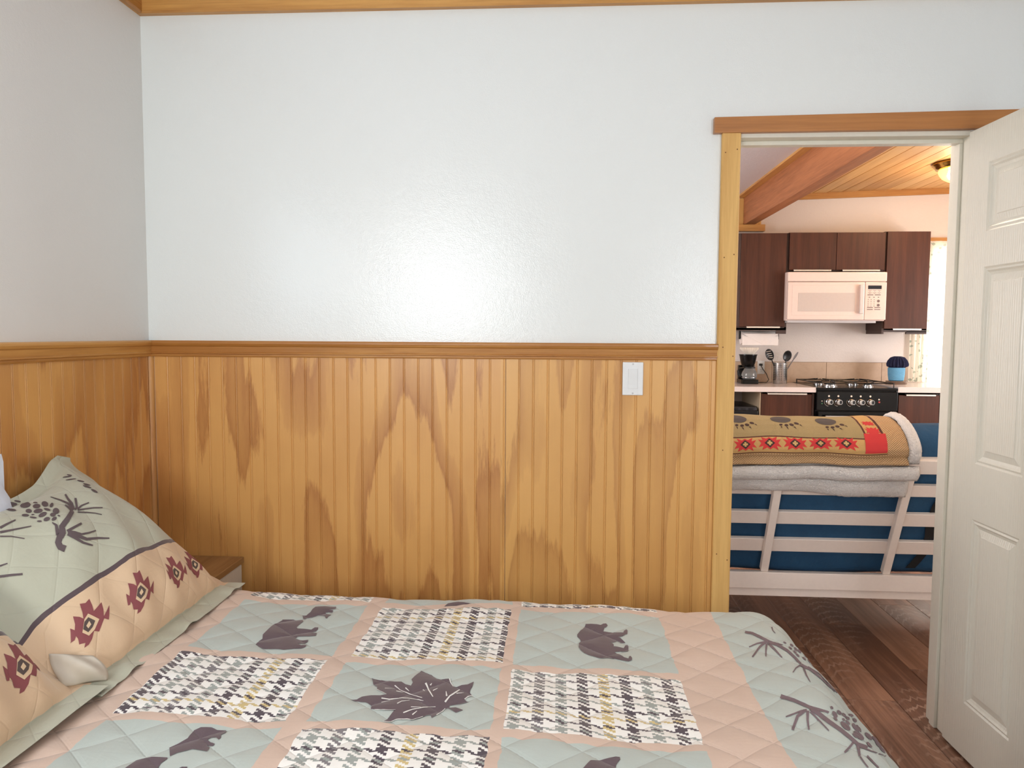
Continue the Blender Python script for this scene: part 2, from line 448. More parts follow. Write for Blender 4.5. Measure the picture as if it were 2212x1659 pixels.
# casing of the doorway
struct(MB().prism([(.534, -.001), (.534, -.016), (.537, -.019), (.592, -.019), (.595, -.016), (.595, -.001)], 2, 0, 2.038).build('trim_6', pine_z), 'pale pine casing on the left of the doorway', 'door casing')
csg = bpy.data.objects['trim_6']
nd = plain('nail_hole', (120, 78, 40), .8)
for nx, nz in ((.545, 1.975), (.583, 1.985), (.549, 1.63), (.581, 1.64), (.552, 1.33), (.586, 1.30), (.560, .98), (.548, .62), (.584, .60)):
    MB().lathe([(.0022, -.0004), (.0022, .001)], (nx, -.019, nz), 8, axis=1).build('nail', nd, csg)
m = MB().add([(.506, -.024, 2.038), (1.50, -.024, 2.044), (1.50, 0, 2.044), (.506, 0, 2.038), (.506, -.024, 2.089), (1.50, -.024, 2.103), (1.50, 0, 2.103), (.506, 0, 2.089)],
             [(0, 3, 2, 1), (4, 5, 6, 7), (0, 1, 5, 4), (1, 2, 6, 5), (2, 3, 7, 6), (3, 0, 4, 7)])
struct(m.build('trim_7', header_wood, None, bevel=.002), 'darker wooden header board above the doorway', 'door header')
jm = struct(MB().box(.575, .592, -.004, .118, 0, 2.04).box(1.335, 1.352, -.004, .118, 0, 2.04).box(.592, 1.335, -.004, .118, 2.026, 2.042).build('trim_8', white_trim, None, bevel=.0015, seg=1),
            'off-white painted frame inside the doorway', 'door frame')
MB().box(.592, 1.335, .040, .075, 2.012, 2.026).box(.592, .603, .04, .075, 0, 2.012).box(1.324, 1.335, .04, .075, 0, 2.012).build('door_stop', white_trim, jm, bevel=.0015, seg=1)
for zc in (.25, 1.02, 1.80):
    MB().lathe([(.006, -.045), (.006, .045)], (1.334, -.012, zc), 10).build('hinge', plain('hinge_metal', (196, 186, 160), .4, 1), jm)

# ---- six panel door, swung open into the bedroom
def door_mat():
    t = NT('white_moulded_door'); p = t.pos(); x, y, z = t.xyz(p)
    w = t.new('ShaderNodeTexWave', wave_type='BANDS', bands_direction='X')
    w.inputs['Scale'].default_value = 3.4; w.inputs['Distortion'].default_value = 7; w.inputs['Detail'].default_value = 2
    t.link(t.vec(t.M('MULTIPLY', y, 10), t.M('MULTIPLY', z, .9), 0.0), w.inputs['Vector'])
    n = t.noise(t.vec(0.0, t.M('MULTIPLY', y, 170), t.M('MULTIPLY', z, 5)), 1, 3)
    c = lin(216, 213, 200)
    t.set(t.mix(t.M('MULTIPLY', n, .3), c, lin(210, 206, 192)), .36, 0)
    t.bump(t.M('ADD', t.M('MULTIPLY', w.outputs[0], .7), n), .12, .004)
    return t.m
def panel_door(name, label):
    T = .035; Wd = .745; Hd = 2.018
    ys = [0, .112, .345, .412, .640, Wd]            # hinge stile, panel, mullion, panel, lock stile
    zs = [0, .176, .780, .958, 1.578, 1.688, 1.900, Hd]
    fr = MB()
    def face(x, sgn):
        for i in range(5):
            for j in range(7):
                a0, a1, q0, q1 = ys[i], ys[i+1], zs[j], zs[j+1]
                if i in (1, 3) and j in (1, 3, 5):
                    loops = []
                    for ins, dep in ((0, 0), (.006, .0035), (.012, .0015), (.018, .006), (.026, .009), (.046, .004), (.048, .0025)):
                        loops.append([(x-sgn*dep, a0+ins, q0+ins), (x-sgn*dep, a1-ins, q0+ins), (x-sgn*dep, a1-ins, q1-ins), (x-sgn*dep, a0+ins, q1-ins)])
                    v = sum(loops, []); f = []
                    for k in range(len(loops)-1):
                        for e in range(4): f.append((k*4+e, k*4+(e+1) % 4, k*4+4+(e+1) % 4, k*4+4+e))
                    b = 4*(len(loops)-1); f.append((b, b+1, b+2, b+3)); fr.add(v, f)
                else:
                    fr.add([(x, a0, q0), (x, a1, q0), (x, a1, q1), (x, a0, q1)], [(0, 1, 2, 3)])
    face(0, -1); face(T, 1)
    fr.add([(0,0,0),(T,0,0),(T,Wd,0),(0,Wd,0),(0,0,Hd),(T,0,Hd),(T,Wd,Hd),(0,Wd,Hd)], [(0,1,2,3),(4,5,6,7),(0,1,5,4),(2,3,7,6)])
    fr.v = [(x, -y, z) for x, y, z in fr.v]
    me = bpy.data.meshes.new(name); me.from_pydata(fr.v, [], fr.f)
    bm = bmesh.new(); bm.from_mesh(me); bmesh.ops.remove_doubles(bm, verts=bm.verts, dist=1e-5); bmesh.ops.recalc_face_normals(bm, faces=bm.faces); bm.to_mesh(me); bm.free()
    me.materials.append(door_mat())
    return struct(link(name, me, None), label, 'door')
d = panel_door('door_1', 'white six-panel moulded door standing open into the bedroom')
d.location = (1.318, -.030, .010); d.rotation_euler = (0, 0, math.radians(1.6))
brass = plain('polished_brass', (216, 178, 96), .18, 1)
kn = MB().lathe([(.026, 0), (.026, .005), (.012, .012), (.011, .035), (.024, .045), (.027, .058), (.02, .068), (0, .07)], n=20, axis=0).build('door_knob', brass, None, smooth=True)
kn.parent = d; kn.location = (0, -.685, .92); kn.rotation_euler = (0, 0, PI)

# ---- kitchen and living room shell
WX0, WX1, WZ0, WZ1 = 3.085, 3.82, 1.005, 2.075
w_k = wall('wall_kitchen', [(-1.62, WX0, YK, YK+.14, 0, 2.70), (WX1, KX+.1, YK, YK+.14, 0, 2.70), (WX0, WX1, YK, YK+.14, 0, WZ0), (WX0, WX1, YK, YK+.14, WZ1, 2.70)],
           kitchen_paint, 'warm white kitchen wall behind the cabinets')
wall('wall_living', [(-1.62, -1.50, .11, YK, 0, .95), (-1.62, -1.50, .11, YK, 2.15, 2.70), (-1.62, -1.50, .11, 1.1, .95, 2.15), (-1.62, -1.50, 2.7, YK, .95, 2.15)], kitchen_paint, 'white living room wall to the left of the sofa')
wall('wall_entry', [(KX, KX+.12, .11, YK, 0, .55), (KX, KX+.12, .11, YK, 2.25, 2.75), (KX, KX+.12, .11, .9, .55, 2.25), (KX, KX+.12, 2.3, YK, .55, 2.25)], kitchen_paint, 'white living room wall behind the bedroom door')
window('fill_window_4', 0, 1.1, 2.7, .95, 2.15, -1.60, -1.52, 'wide unseen window added to the living room wall for fill light')  # unseen opening added for fill light from the left
window('fill_window_5', 0, .9, 2.3, .55, 2.25, KX+.02, KX+.10, 'tall unseen window added to the entry wall for fill light')  # unseen opening too, added for fill light from the right
window('window_1', 1, WX0, WX1, WZ0, WZ1, YK+.04, YK+.12, 'bright kitchen window behind patterned curtains')
struct(B(-1.62, 1.53, .11, YK, 2.53, 2.60).build('ceiling_white', ceiling_paint), 'white ceiling left of the wooden beam', 'ceiling')
ck = struct(B(1.50, KX+.12, .11, YK+.02, 2.70, 2.76).build('ceiling_kitchen', plain('plank_backing', (36, 20, 10), .9)), 'pine plank ceiling over the kitchen', 'ceiling')
cp = None; x = 1.615
while x < KX:
    if cp is None:
        m = MB().prism([(0, .008), (.003, -.004), (.108, -.004), (.111, .008), (.111, .018), (0, .018)], 1, .112, YK-.0)
        cp = m.build('ceiling_plank', plank_wood, ck); o = cp
    else:
        o = bpy.data.objects.new('ceiling_plank', cp.data); COL.objects.link(o); o.parent = ck
    o.location = (x, 0, 2.562+(x-2.2)*.034)
    x += .1195
m = MB().add([(1.62, .112, 2.562+(1.62-2.2)*.034+.0181), (KX, .112, 2.562+(KX-2.2)*.034+.0181), (KX, YK, 2.562+(KX-2.2)*.034+.0181), (1.62, YK, 2.562+(1.62-2.2)*.034+.0181),
              (1.62, .112, 2.562+(1.62-2.2)*.034+.03), (KX, .112, 2.562+(KX-2.2)*.034+.03), (KX, YK, 2.562+(KX-2.2)*.034+.03), (1.62, YK, 2.562+(1.62-2.2)*.034+.03)],
             [(0, 3, 2, 1), (4, 5, 6, 7), (0, 1, 5, 4), (1, 2, 6, 5), (2, 3, 7, 6), (3, 0, 4, 7)])
m.build('plank_backing', plain('plank_backing', (36, 20, 10), .9), ck)
struct(B(1.53, 1.618, .112, YK-.001, 2.292, 2.527).build('ceiling_beam', beam_wood, None, bevel=.004), 'heavy knotty fir ceiling beam running toward the kitchen', 'ceiling beam')
struct(B(1.474, 1.529, .112, YK-.032, 2.514, 2.531).build('trim_9', pine_y), 'flat pine strip between beam and white ceiling', 'ceiling trim')
m = MB().add([(1.62, YK-.022, 2.488), (KX, YK-.022, 2.578), (KX, YK, 2.578), (1.62, YK, 2.488), (1.62, YK-.022, 2.556), (KX, YK-.022, 2.645), (KX, YK, 2.645), (1.62, YK, 2.556)],
             [(0, 3, 2, 1), (4, 5, 6, 7), (0, 1, 5, 4), (1, 2, 6, 5), (2, 3, 7, 6), (3, 0, 4, 7)])
struct(m.build('trim_10', pine_x), 'orange pine board along the top of the kitchen wall', 'ceiling trim')
struct(MB().box(1.485, 1.529, YK-.03, YK, 2.292, 2.512).box(1.619, 1.675, YK-.03, YK, 2.292, 2.50).build('trim_11', pine_z), 'short pine uprights beside the beam end', 'beam trim')
struct(B(1.42, 1.70, YK-.07, YK, 2.236, 2.291).build('trim_12', pine_x, None, bevel=.002), 'pine ledge block carrying the beam end', 'beam trim')
struct(B(2.92, WX1+.05, YK-.018, YK, 2.155, 2.185).build('trim_13', pine_x), 'thin pine strip over the kitchen window', 'window trim')

# ---- light switch on the wainscot
sw = thing('light_switch', 'white rocker light switch on the pine wainscot', 'light switch', (.253, -.008, 1.164))
wp = plain('switch_plastic', (236, 238, 238), .3)
B(.218, .288, -.0155, -.0075, 1.164, 1.277).build('cover_plate', wp, sw, bevel=.0025)
MB().box(.2365, .2695, -.0172, -.0145, 1.1865, 1.2545).build('rocker_frame', wp, sw, bevel=.0008, seg=1)
MB().add([(.2385, -.0165, 1.1885), (.2675, -.0165, 1.1885), (.2675, -.0205, 1.2525), (.2385, -.0205, 1.2525), (.2385, -.0155, 1.1885), (.2675, -.0155, 1.1885), (.2675, -.0155, 1.2525), (.2385, -.0155, 1.2525)],
         [(0, 1, 2, 3), (7, 6, 5, 4), (0, 4, 5, 1), (1, 5, 6, 2), (2, 6, 7, 3), (3, 7, 4, 0)]).build('rocker', wp, sw)
for z in (1.1705, 1.2705):
    MB().lathe([(.0032, -.0163), (.0026, -.0150)], (.253, 0, z), 10, axis=1).build('screw', plain('screw_steel', (190, 190, 190), .3, .8), sw)
# ------------------------------------------------------------------ bed, quilt, pillows, nightstand
SAGE, PINK, CREAMW = lin(186, 195, 188), lin(214, 188, 170), lin(246, 243, 236)
DARK = lin(96, 80, 86)
ZQ = .60
U1, V0 = .532, -1.94
def far_edge(u): return -.475 - .045*(u+1.03)
RQ = .12
def quilt_point(u, v):
    va = far_edge(np.minimum(u, U1))
    eu = np.maximum(0, u-U1); ev = np.where(v > va, v-va, np.where(v < V0, v-V0, 0))
    e = np.hypot(eu, ev); es = np.maximum(e, 1e-9)
    foot = eu/np.maximum(eu+np.abs(ev), 1e-9)             # the foot end hangs in a flared slope, the sides drop steeply
    kmax = PI/2*.94 - foot*(PI/2*.94-.895)
    arc = RQ*kmax; k = np.minimum(e, arc)/RQ; ex = np.maximum(0, e-arc)
    h = RQ*np.sin(k) + np.cos(kmax)*ex; d = RQ*(1-np.cos(k)) + np.sin(kmax)*ex
    x = np.minimum(u, U1) + h*eu/es; y = np.clip(v, V0, None); y = np.minimum(y, va) + h*ev/es
    z = ZQ - d
    # soft waves of the filling, folds in the hanging part
    fold = np.clip((e-.06)/.3, 0, 1)
    x = x + np.where(eu > 0, .014*fold*np.sin(v*15+1)+.008*fold*np.sin(v*31), 0)
    y = y + np.where(np.abs(ev) > 0, .012*fold*np.sin(u*13), 0)
    z = z + .006*np.sin(u*5.1+v*3)*np.sin(v*4.3-u*2)*(1-fold) + .004*np.sin(u*17+2)*np.sin(v*15)*(1-fold)
    z = z - .010*np.clip(-(u+.95)/.3, 0, 1)
    return np.stack([x, y, z], -1)
SU, SV, S0U, S0V = .145, .121, -.094, -1.237        # diamond stitching
def stitch(u, v):
    a = (u-S0U)/SU + (v-S0V)/SV; b = (u-S0U)/SU - (v-S0V)/SV
    d = np.minimum(np.abs(a-np.round(a)), np.abs(b-np.round(b)))
    return d                                            # 0 on a seam, .5 in the middle
us = np.arange(-1.44, U1+.46, .0095); vs = np.arange(V0-.30, -.06, .0095)
U, V = np.meshgrid(us, vs, indexing='ij')
QP = quilt_point(U, V)
q0 = Surf(us, vs, QP)
puff = .0050*(1-np.exp(-(stitch(U, V)/.16)))
quilt = Surf(us, vs, QP + q0.N*puff[..., None])

def cloth_finish(t, u, v, rough=.62, wr=.5, stitchk=1.0):
    """stitched creases, soft wrinkles and weave"""
    a = t.M('ADD', t.M('MULTIPLY', t.M('SUBTRACT', u, S0U), 1/SU), t.M('MULTIPLY', t.M('SUBTRACT', v, S0V), 1/SV))
    b = t.M('SUBTRACT', t.M('MULTIPLY', t.M('SUBTRACT', u, S0U), 1/SU), t.M('MULTIPLY', t.M('SUBTRACT', v, S0V), 1/SV))
    da = t.M('PINGPONG', a, .5); db = t.M('PINGPONG', b, .5)
    d = t.M('MINIMUM', da, db)
    crease = t.ramp(d, [(0, (0, 0, 0, 1)), (.03, (.55,)*3+(1,)), (.10, (.9,)*3+(1,)), (.25, (1, 1, 1, 1))])
    w1 = t.noise(t.vec(t.M('MULTIPLY', u, 7), t.M('MULTIPLY', v, 26), 0.0), 1, 4, .55, .8)
    w2 = t.noise(t.vec(t.M('MULTIPLY', u, 22), t.M('MULTIPLY', v, 9), 4.0), 1, 3, .5, .6)
    wv = t.noise(t.vec(u, v, 0.0), 900, 1)
    h = t.M('ADD', t.M('MULTIPLY', crease, stitchk), t.M('ADD', t.M('MULTIPLY', w1, wr), t.M('MULTIPLY', w2, wr*.7)))
    h = t.M('ADD', h, t.M('MULTIPLY', wv, .05))
    t.bump(h, .38, .006)
    t.b.inputs['Roughness'].default_value = rough
    t.b.inputs['Sheen Weight'].default_value = .25; t.b.inputs['Sheen Roughness'].default_value = .4
    return d

def hound(t, u, v, unit_u=.0470, unit_v=.0310):
    iu = t.M('FLOOR', t.M('MULTIPLY', u, 8/unit_u)); iv = t.M('FLOOR', t.M('MULTIPLY', v, 8/unit_v))
    fm = lambda a, m: t.M('FLOORED_MODULO', a, m)
    wa = t.M('LESS_THAN', fm(iu, 8.0), 4.0); we = t.M('LESS_THAN', fm(iv, 8.0), 3.0)
    tw = t.M('LESS_THAN', fm(t.M('ADD', iu, iv), 4.0), 2.0)
    on = t.M('ADD', t.M('MULTIPLY', wa, tw), t.M('MULTIPLY', we, t.M('SUBTRACT', 1.0, tw)))
    cu = t.M('FLOOR', t.M('DIVIDE', iu, 8.0)); cv = t.M('FLOOR', t.M('DIVIDE', iv, 8.0))
    dark, grey, tan = lin(82, 72, 80), lin(160, 166, 160), lin(212, 190, 132)
    hue = lambda i, off: t.ramp(t.M('DIVIDE', fm(t.M('ADD', i, off), 8.0), 8.0),
        [(0, dark), (.12, grey), (.245, dark), (.37, grey), (.495, lin(128, 122, 124)), (.62, grey), (.745, dark), (.87, tan)], 'CONSTANT')
    col = t.mix(tw, hue(cv, 3.0), hue(cu, 5.0))
    return on, col

t = NT('quilt_print_cotton'); uvv = t.uv(); u, v, _ = t.xyz(uvv)
wob = t.M('MULTIPLY', t.M('SUBTRACT', t.noise(t.vec(u, v, 0.0), 22, 2), .5), .014)
uu = t.M('ADD', u, wob); vv = t.M('ADD', t.M('ADD', v, wob), t.M('MULTIPLY', u, .028))
GT = lambda a, b: t.M('GREATER_THAN', a, b)
LT = lambda a, b: t.M('LESS_THAN', a, b)
ad = lambda *a: a[0] if len(a) == 1 else t.M('ADD', a[0], ad(*a[1:]))
rows = [-.540, -.8995, -1.1985, -1.512, -1.83]; hw = [.0155, .0135, .0130, .013, .013]
rowi = ad(*[LT(vv, r) for r in rows])
near = ad(*[LT(t.M('ABSOLUTE', t.M('SUBTRACT', vv, r)), h) for r, h in zip(rows, hw)])
cols = [-.512, -.112]; chw = [.022, .0125]
coli = ad(*[GT(uu, c) for c in cols])
nearc = ad(*[LT(t.M('ABSOLUTE', t.M('SUBTRACT', uu, c)), h) for c, h in zip(cols, chw)])
par = t.M('FLOORED_MODULO', ad(rowi, coli), 2.0)         # 0: hound's-tooth, 1: plain block (first column, second row)
inx = t.M('MULTIPLY', GT(uu, -.893), LT(uu, .280))
block = t.M('MULTIPLY', inx, LT(ad(near, nearc), .5))
on, hc = hound(t, u, v)
hcol = t.mix(on, CREAMW, hc)
bcol = t.mix(par, hcol, SAGE)
band = t.M('MULTIPLY', GT(uu, -1.025), LT(uu, .427))
col = t.mix(band, SAGE, PINK)
col = t.mix(block, col, bcol)
t.set(col); d = cloth_finish(t, u, v)
quilt_mat = t.m

t = NT('quilt_motif_print'); t.set(DARK); uvn = t.pos(); x, y, z = t.xyz(uvn); cloth_finish(t, x, y, .65)
motif_dark = t.m

bed = thing('bed', 'bed with box spring and mattress under the woodland quilt', 'bed', (-.45, -1.22, 0))
mwhite = plain('mattress_ticking', (226, 224, 218), .8)
bm_ = plain('bed_frame_metal', (50, 48, 46), .5, .4)
B(-1.40, .52, -1.94, -.62, .36, .585).build('mattress', mwhite, bed, bevel=.035, seg=3, smooth=True)
B(-1.40, .50, -1.92, -.64, .16, .36).build('box_spring', plain('box_spring_cloth', (200, 196, 188), .85), bed, bevel=.015)
B(-1.38, .48, -1.90, -.66, .13, .16).build('bed_rail_frame', bm_, bed)
for x, y in ((-1.33, -.72), (.42, -.72), (-1.33, -1.84), (.42, -1.84)):
    B(x-.02, x+.02, y-.02, y+.02, 0, .13).build('leg', bm_, bed)

qo = tag(quilt.mesh('quilt', quilt_mat), 'patchwork quilt with bears, leaves and houndstooth blocks spread over the bed', 'quilt')

# ---- nightstand in the corner
ns = thing('nightstand', 'small nightstand with wood-look top and white drawer front in the corner', 'nightstand', (-1.29, -.16, 0))
oak = grain('nightstand_oak_laminate', (176, 138, 92), (146, 108, 68), axis=1, fine=120, rnd=False)
nw = plain('nightstand_white', (222, 218, 208), .4)
B(XL+.02, -1.122, -.300, -.012, .545, .567).build('top', oak, ns, bevel=.0015, seg=1)
B(XL+.03, -1.145, -.295, -.018, .06, .545).build('body', nw, ns)
dr = B(-1.144, -1.128, -.295, -.018, .31, .540).build('drawer', nw, ns, bevel=.002, seg=1)
MB().lathe([(.006, 0), (.006, .012), (.014, .018), (.012, .026), (0, .027)], (-1.128, -.16, .425), 14, axis=0).build('knob', plain('knob_dark', (70, 64, 58), .4), dr, smooth=True)
dr = B(-1.144, -1.128, -.295, -.018, .07, .302).build('drawer', nw, ns, bevel=.002, seg=1)
MB().lathe([(.006, 0), (.006, .012), (.014, .018), (.012, .026), (0, .027)], (-1.128, -.16, .19), 14, axis=0).build('knob', plain('knob_dark', (70, 64, 58), .4), dr, smooth=True)
for x in (XL+.06, -1.17):
    for y in (-.27, -.05): B(x-.018, x+.018, y-.018, y+.018, 0, .06).build('foot', nw, ns)

# ---- pillows
def pillow_surf(yc, w, dx=0., dz=0., ear=.05, sag=.045, thick=.105, lean=0., sheary=.10, fl=.055, lift=0.):
    """front cloth of a sham leaning on the head wall; a across (metres), b up (metres)"""
    h = .50
    na, nb = 74, 56
    a = np.concatenate([np.linspace(-w/2-fl, -w/2, 6)[:-1], np.linspace(-w/2, w/2, na), np.linspace(w/2, w/2+fl, 6)[1:]])
    b = np.concatenate([np.linspace(-fl, 0, 7)[:-1], np.linspace(0, h, nb), np.linspace(h, h+fl*.6, 4)[1:]])
    Aa, Bb = np.meshgrid(a, b, indexing='ij')
    s = np.clip(Aa/(w/2), -1, 1); r = np.clip(Bb/h, 0, 1)
    prof = (np.maximum(1-s**2, 0)**.55)*(np.maximum(1-(2*r-1)**2, 0)**.5)
    lx, lz = -.385-lean, .345-lean*.2
    X = -.995+dx + lx*Bb/h; Z = .622+dz + lz*Bb/h
    Y = yc + Aa - sheary*r*(np.clip(s, -1, 1)+1)/2
    low = np.clip(-Bb/fl, 0, 1)                 # bottom flange lies on the quilt
    X = X - np.where(Bb < 0, lx*Bb/h, 0) + low*fl*.95; Z = Z - np.where(Bb < 0, lz*Bb/h, 0) - low*.012
    nrm = np.array([.667, 0, .745])
    T = thick*prof + .006*np.sin(Aa*19+Bb*11)*prof + .005*np.sin(Aa*34-Bb*23)*prof
    # pulls running from the lower edge and the corners
    T = T + .004*np.sin(Aa*58)*np.exp(-((Bb-.05)/.09)**2)*(prof > 0)
    e = np.clip((s-.45)/.55, 0, 1)**1.3*np.clip((r-.45)/.55, 0, 1)**1.3
    Z = Z + ear*e; X = X - .02*e
    m = np.clip(r-.35, 0, 1)/.65*(1-np.clip(s, 0, 1)**2)
    Z = Z - sag*m**2; X = X + .02*m
    edge = np.clip((np.abs(Aa)-w/2)/fl, 0, 1)
    Z = Z - .03*edge*(1-r*.4) + .004*np.sin(Bb*60)*edge
    Z = Z + .004*np.sin(Aa*75)*low + .006*np.sin(Aa*23+1)*low
    P = np.stack([X, Y, Z], -1) + nrm*T[..., None]
    P[..., 0] = np.maximum(P[..., 0], XL+.045)
    P[..., 2] = np.maximum(P[..., 2], ZQ+.012+lift+.0005*np.sin(Aa*31))
    return Surf(a, b, P[:, :, :])
def pillow_back(sf, name, mat, parent, th):
    P = sf.P.copy(); nrm = np.array([.667, 0, .745])
    a, b = sf.us, sf.vs
    s = np.clip(a/(abs(a).max()-.05), -1, 1)[:, None]; r = np.clip(b/.5, 0, 1)[None, :]
    prof = (np.maximum(1-s**2, 0)**.55)*(np.maximum(1-(2*r-1)**2, 0)**.5)
    P = P - nrm*(prof*th+.004)[..., None]
    P[..., 0] = np.maximum(P[..., 0], XL+.012); P[..., 2] = np.minimum(np.maximum(P[..., 2], ZQ+.004), sf.P[..., 2]-.003)
    return Surf(a, b, P).mesh(name, mat, parent)

def sham_mat():
    t = NT('sham_print_cotton'); uvv = t.uv(); u, v, _ = t.xyz(uvv)
    wob = t.M('MULTIPLY', t.M('SUBTRACT', t.noise(t.vec(u, v, 0.0), 12, 2), .5), .012)
    vv = t.M('ADD', v, wob)
    cream = lin(222, 192, 158); line = lin(88, 72, 76); sage = lin(186, 186, 166)
    col = t.ramp(t.M('ADD', t.M('MULTIPLY', vv, 1.0), .1), [(0, sage), (.1, cream), (.1+SHB, line), (.1+SHB+.012, sage), (.98, sage)], 'CONSTANT')
    t.set(col); cloth_finish(t, t.M('MULTIPLY', u, 1.15), t.M('MULTIPLY', v, .9), .65, .8, .8)
    return t.m
SHB = .160
sham_cotton = sham_mat()
sham_back = plain('sham_back_cotton', (186, 186, 168), .8)
maroon = plain('sham_maroon_print', (142, 76, 80), .7); brown = plain('sham_brown_print', (90, 76, 72), .7); creamp = plain('sham_cream_print', (226, 198, 162), .7)
def sham(label, **k):
    o = thing('pillow_sham', label, 'pillow', (-1.1, k['yc'], .61), 'quilted pillow shams')
    sf = pillow_surf(**k)
    sf.mesh('front_cover', sham_cotton, o); pillow_back(sf, 'back_cover', sham_back, o, .20)
    return o, sf
sham1, sf1 = sham('quilted sham with pine branch print leaning by the nightstand', yc=-.765, w=.60, ear=.03)
sham2, sf2 = sham('quilted sham at the left picture edge showing one maroon star', yc=-1.455, w=.62, dx=-.005, ear=.02, sheary=.02, lift=.009)
p3 = thing('white_pillow', 'plain white pillow standing behind the shams against the wainscot', 'pillow', (-1.36, -1.2, .62))
sf3 = pillow_surf(yc=-1.085, w=.62, dx=-.235, dz=.035, ear=.02, sag=.0, thick=.035, lean=-.17, sheary=.0, fl=.006)
wc = NT('white_pillowcase'); uvv = wc.uv(); u, v, _ = wc.xyz(uvv)
wc.set(lin(226, 232, 244), .75); wc.bump(wc.noise(wc.vec(u, v, 0.0), 18, 4), .4, .01)
sf3.mesh('pillow_front', wc.m, p3); pillow_back(sf3, 'pillow_back', wc.m, p3, .05)

# the near corner of the first sham's flange is folded up
fu = np.linspace(0, 1, 16); fv = np.linspace(0, 1, 14); FU, FV = np.meshgrid(fu, fv, indexing='ij')
c00, c10, c11, c01 = np.array([-1.030, -1.118, .628]), np.array([-.968, -1.062, .618]), np.array([-1.005, -1.055, .668]), np.array([-1.068, -1.100, .690])
FP = (c00[None, None]*((1-FU)*(1-FV))[..., None]+c10*(FU*(1-FV))[..., None]+c11*(FU*FV)[..., None]+c01*((1-FU)*FV)[..., None])
FP = FP + np.array([.7, -.5, .3])*(.030*np.sin(PI*FU)*np.sin(PI*FV*.9)+.006*np.sin(FU*9+FV*5))[..., None]
FP[..., 0] += .025*np.sin(PI*FV)*(FU-.3)
Surf(fu, fv, FP).mesh('flange_fold', plain('sham_lining', (204, 194, 178), .8), sham1, thick=.004)
# ------------------------------------------------------------------ kitchen
espresso = grain('espresso_laminate', (88, 52, 38), (58, 34, 25), axis=2, fine=150, rough=.45, rnd=False, contrast=.9, bumpk=.02)
espresso.node_tree.nodes['Principled BSDF'].inputs['Specular IOR Level'].default_value = .25
carcass = plain('espresso_carcass', (66, 45, 38), .5)
alu = plain('satin_aluminium_handle', (236, 226, 214), .3, .6)
quartz = NT('white_quartz'); n_ = quartz.noise(quartz.pos(), 220, 2); quartz.set(quartz.mix(n_, lin(236, 226, 222), lin(222, 208, 204)), .16); quartz = quartz.m
black_en = plain('black_enamel', (9, 9, 10), .22, 0, Specular_IOR_Level=.3)
black_pl = plain('black_plastic', (20, 20, 22), .35)
chrome = plain('chrome', (220, 220, 222), .12, 1)
steel = plain('brushed_steel', (200, 198, 196), .28, 1)

CF = 3.52   # wall cabinet fronts
def handle_bar(x0, x1, y, z, parent):
    MB().box(x0, x1, y-.014, y+.016, z-.004, z).box(x0, x1, y-.014, y-.011, z-.014, z).build('handle', alu, parent, bevel=.0008, seg=1)
def wall_cab(name, x0, x1, z0, z1, doors, label, hz, feet=()):
    o = thing(name, label, 'cabinet', ((x0+x1)/2, (CF+YK)/2, z0), 'espresso wall cabinets')
    MB().box(x0, x0+.016, CF+.02, YK, z0, z1).box(x1-.016, x1, CF+.02, YK, z0, z1).box(x0+.016, x1-.016, CF+.02, YK, z1-.016, z1).box(x0+.016, x1-.016, CF+.02, YK, z0, z0+.016).box(x0+.016, x1-.016, YK-.008, YK, z0+.016, z1-.016).build('carcass', carcass, o)
    for a, b, q0, q1, h0, h1 in doors:
        dd = B(a, b, CF, CF+.018, q0, q1).build('door', espresso, o, bevel=.0012, seg=1)
        handle_bar(h0, h1, CF, q0+.004, dd)
    for f in feet: B(*f).build('under_rail', carcass, o)
    return o
wall_cab('wall_cabinet', 1.36, 1.822, 1.415, 2.186, [(1.446, 1.802, 1.441, 2.184, 1.502, 1.764)], 'dark brown wall cabinet left of the microwave above the coffee maker', 0,
         [(1.36, 1.444, CF, CF+.018, 1.441, 2.184), (1.36, 1.822, CF+.02, CF+.04, 1.410, 1.440), (1.745, 1.822, CF+.02, CF+.04, 1.385, 1.412)])
wall_cab('wall_cabinet', 1.824, 2.566, 1.885, 2.190, [(1.826, 2.188, 1.893, 2.188, 1.859, 2.150), (2.192, 2.564, 1.893, 2.188, 2.237, 2.525)], 'low two-door dark cabinet directly above the white microwave', 0)
wall_cab('wall_cabinet', 2.568, 2.916, 1.420, 2.196, [(2.580, 2.908, 1.430, 2.194, 2.643, 2.860)], 'dark brown wall cabinet between microwave and bright window', 0,
         [(2.568, 2.584, CF+.02, YK-.01, 1.388, 1.422), (2.584, 2.916, CF+.02, CF+.04, 1.404, 1.430), (2.76, 2.916, CF+.02, CF+.04, 1.388, 1.410)])

# microwave
mp = plain('microwave_white', (236, 214, 204), .22)
mg = plain('microwave_window', (206, 192, 184), .10)
gy = plain('microwave_print_grey', (120, 104, 100), .5)
mw = thing('microwave', 'white over-the-range microwave hanging under the low cabinet', 'microwave', (2.175, 3.64, 1.47))
X0, X1, Z0, Z1, YF = 1.795, 2.556, 1.490, 1.872, 3.44
B(X0, X1, YF+.03, YK, Z0, Z1).build('body', mp, mw, bevel=.004)
B(X0, X1, YF+.004, YF+.03, 1.797, Z1).build('vent_panel', mp, mw, bevel=.008)
for k in range(9):
    B(X0+.06+k*.072, X0+.115+k*.072, YF+.03, YF+.07, Z1, Z1+.002).build('vent_slot', gy, mw)
dm_ = B(X0+.002, 2.388, YF, YF+.03, 1.498, 1.793).build('door', mp, mw, bevel=.006)
B(1.832, 2.352, YF-.002, YF+.002, 1.532, 1.770).build('door_window_frame', mp, dm_, bevel=.001, seg=1)
B(1.878, 2.314, YF-.0035, YF, 1.562, 1.708).build('door_window', mg, dm_)
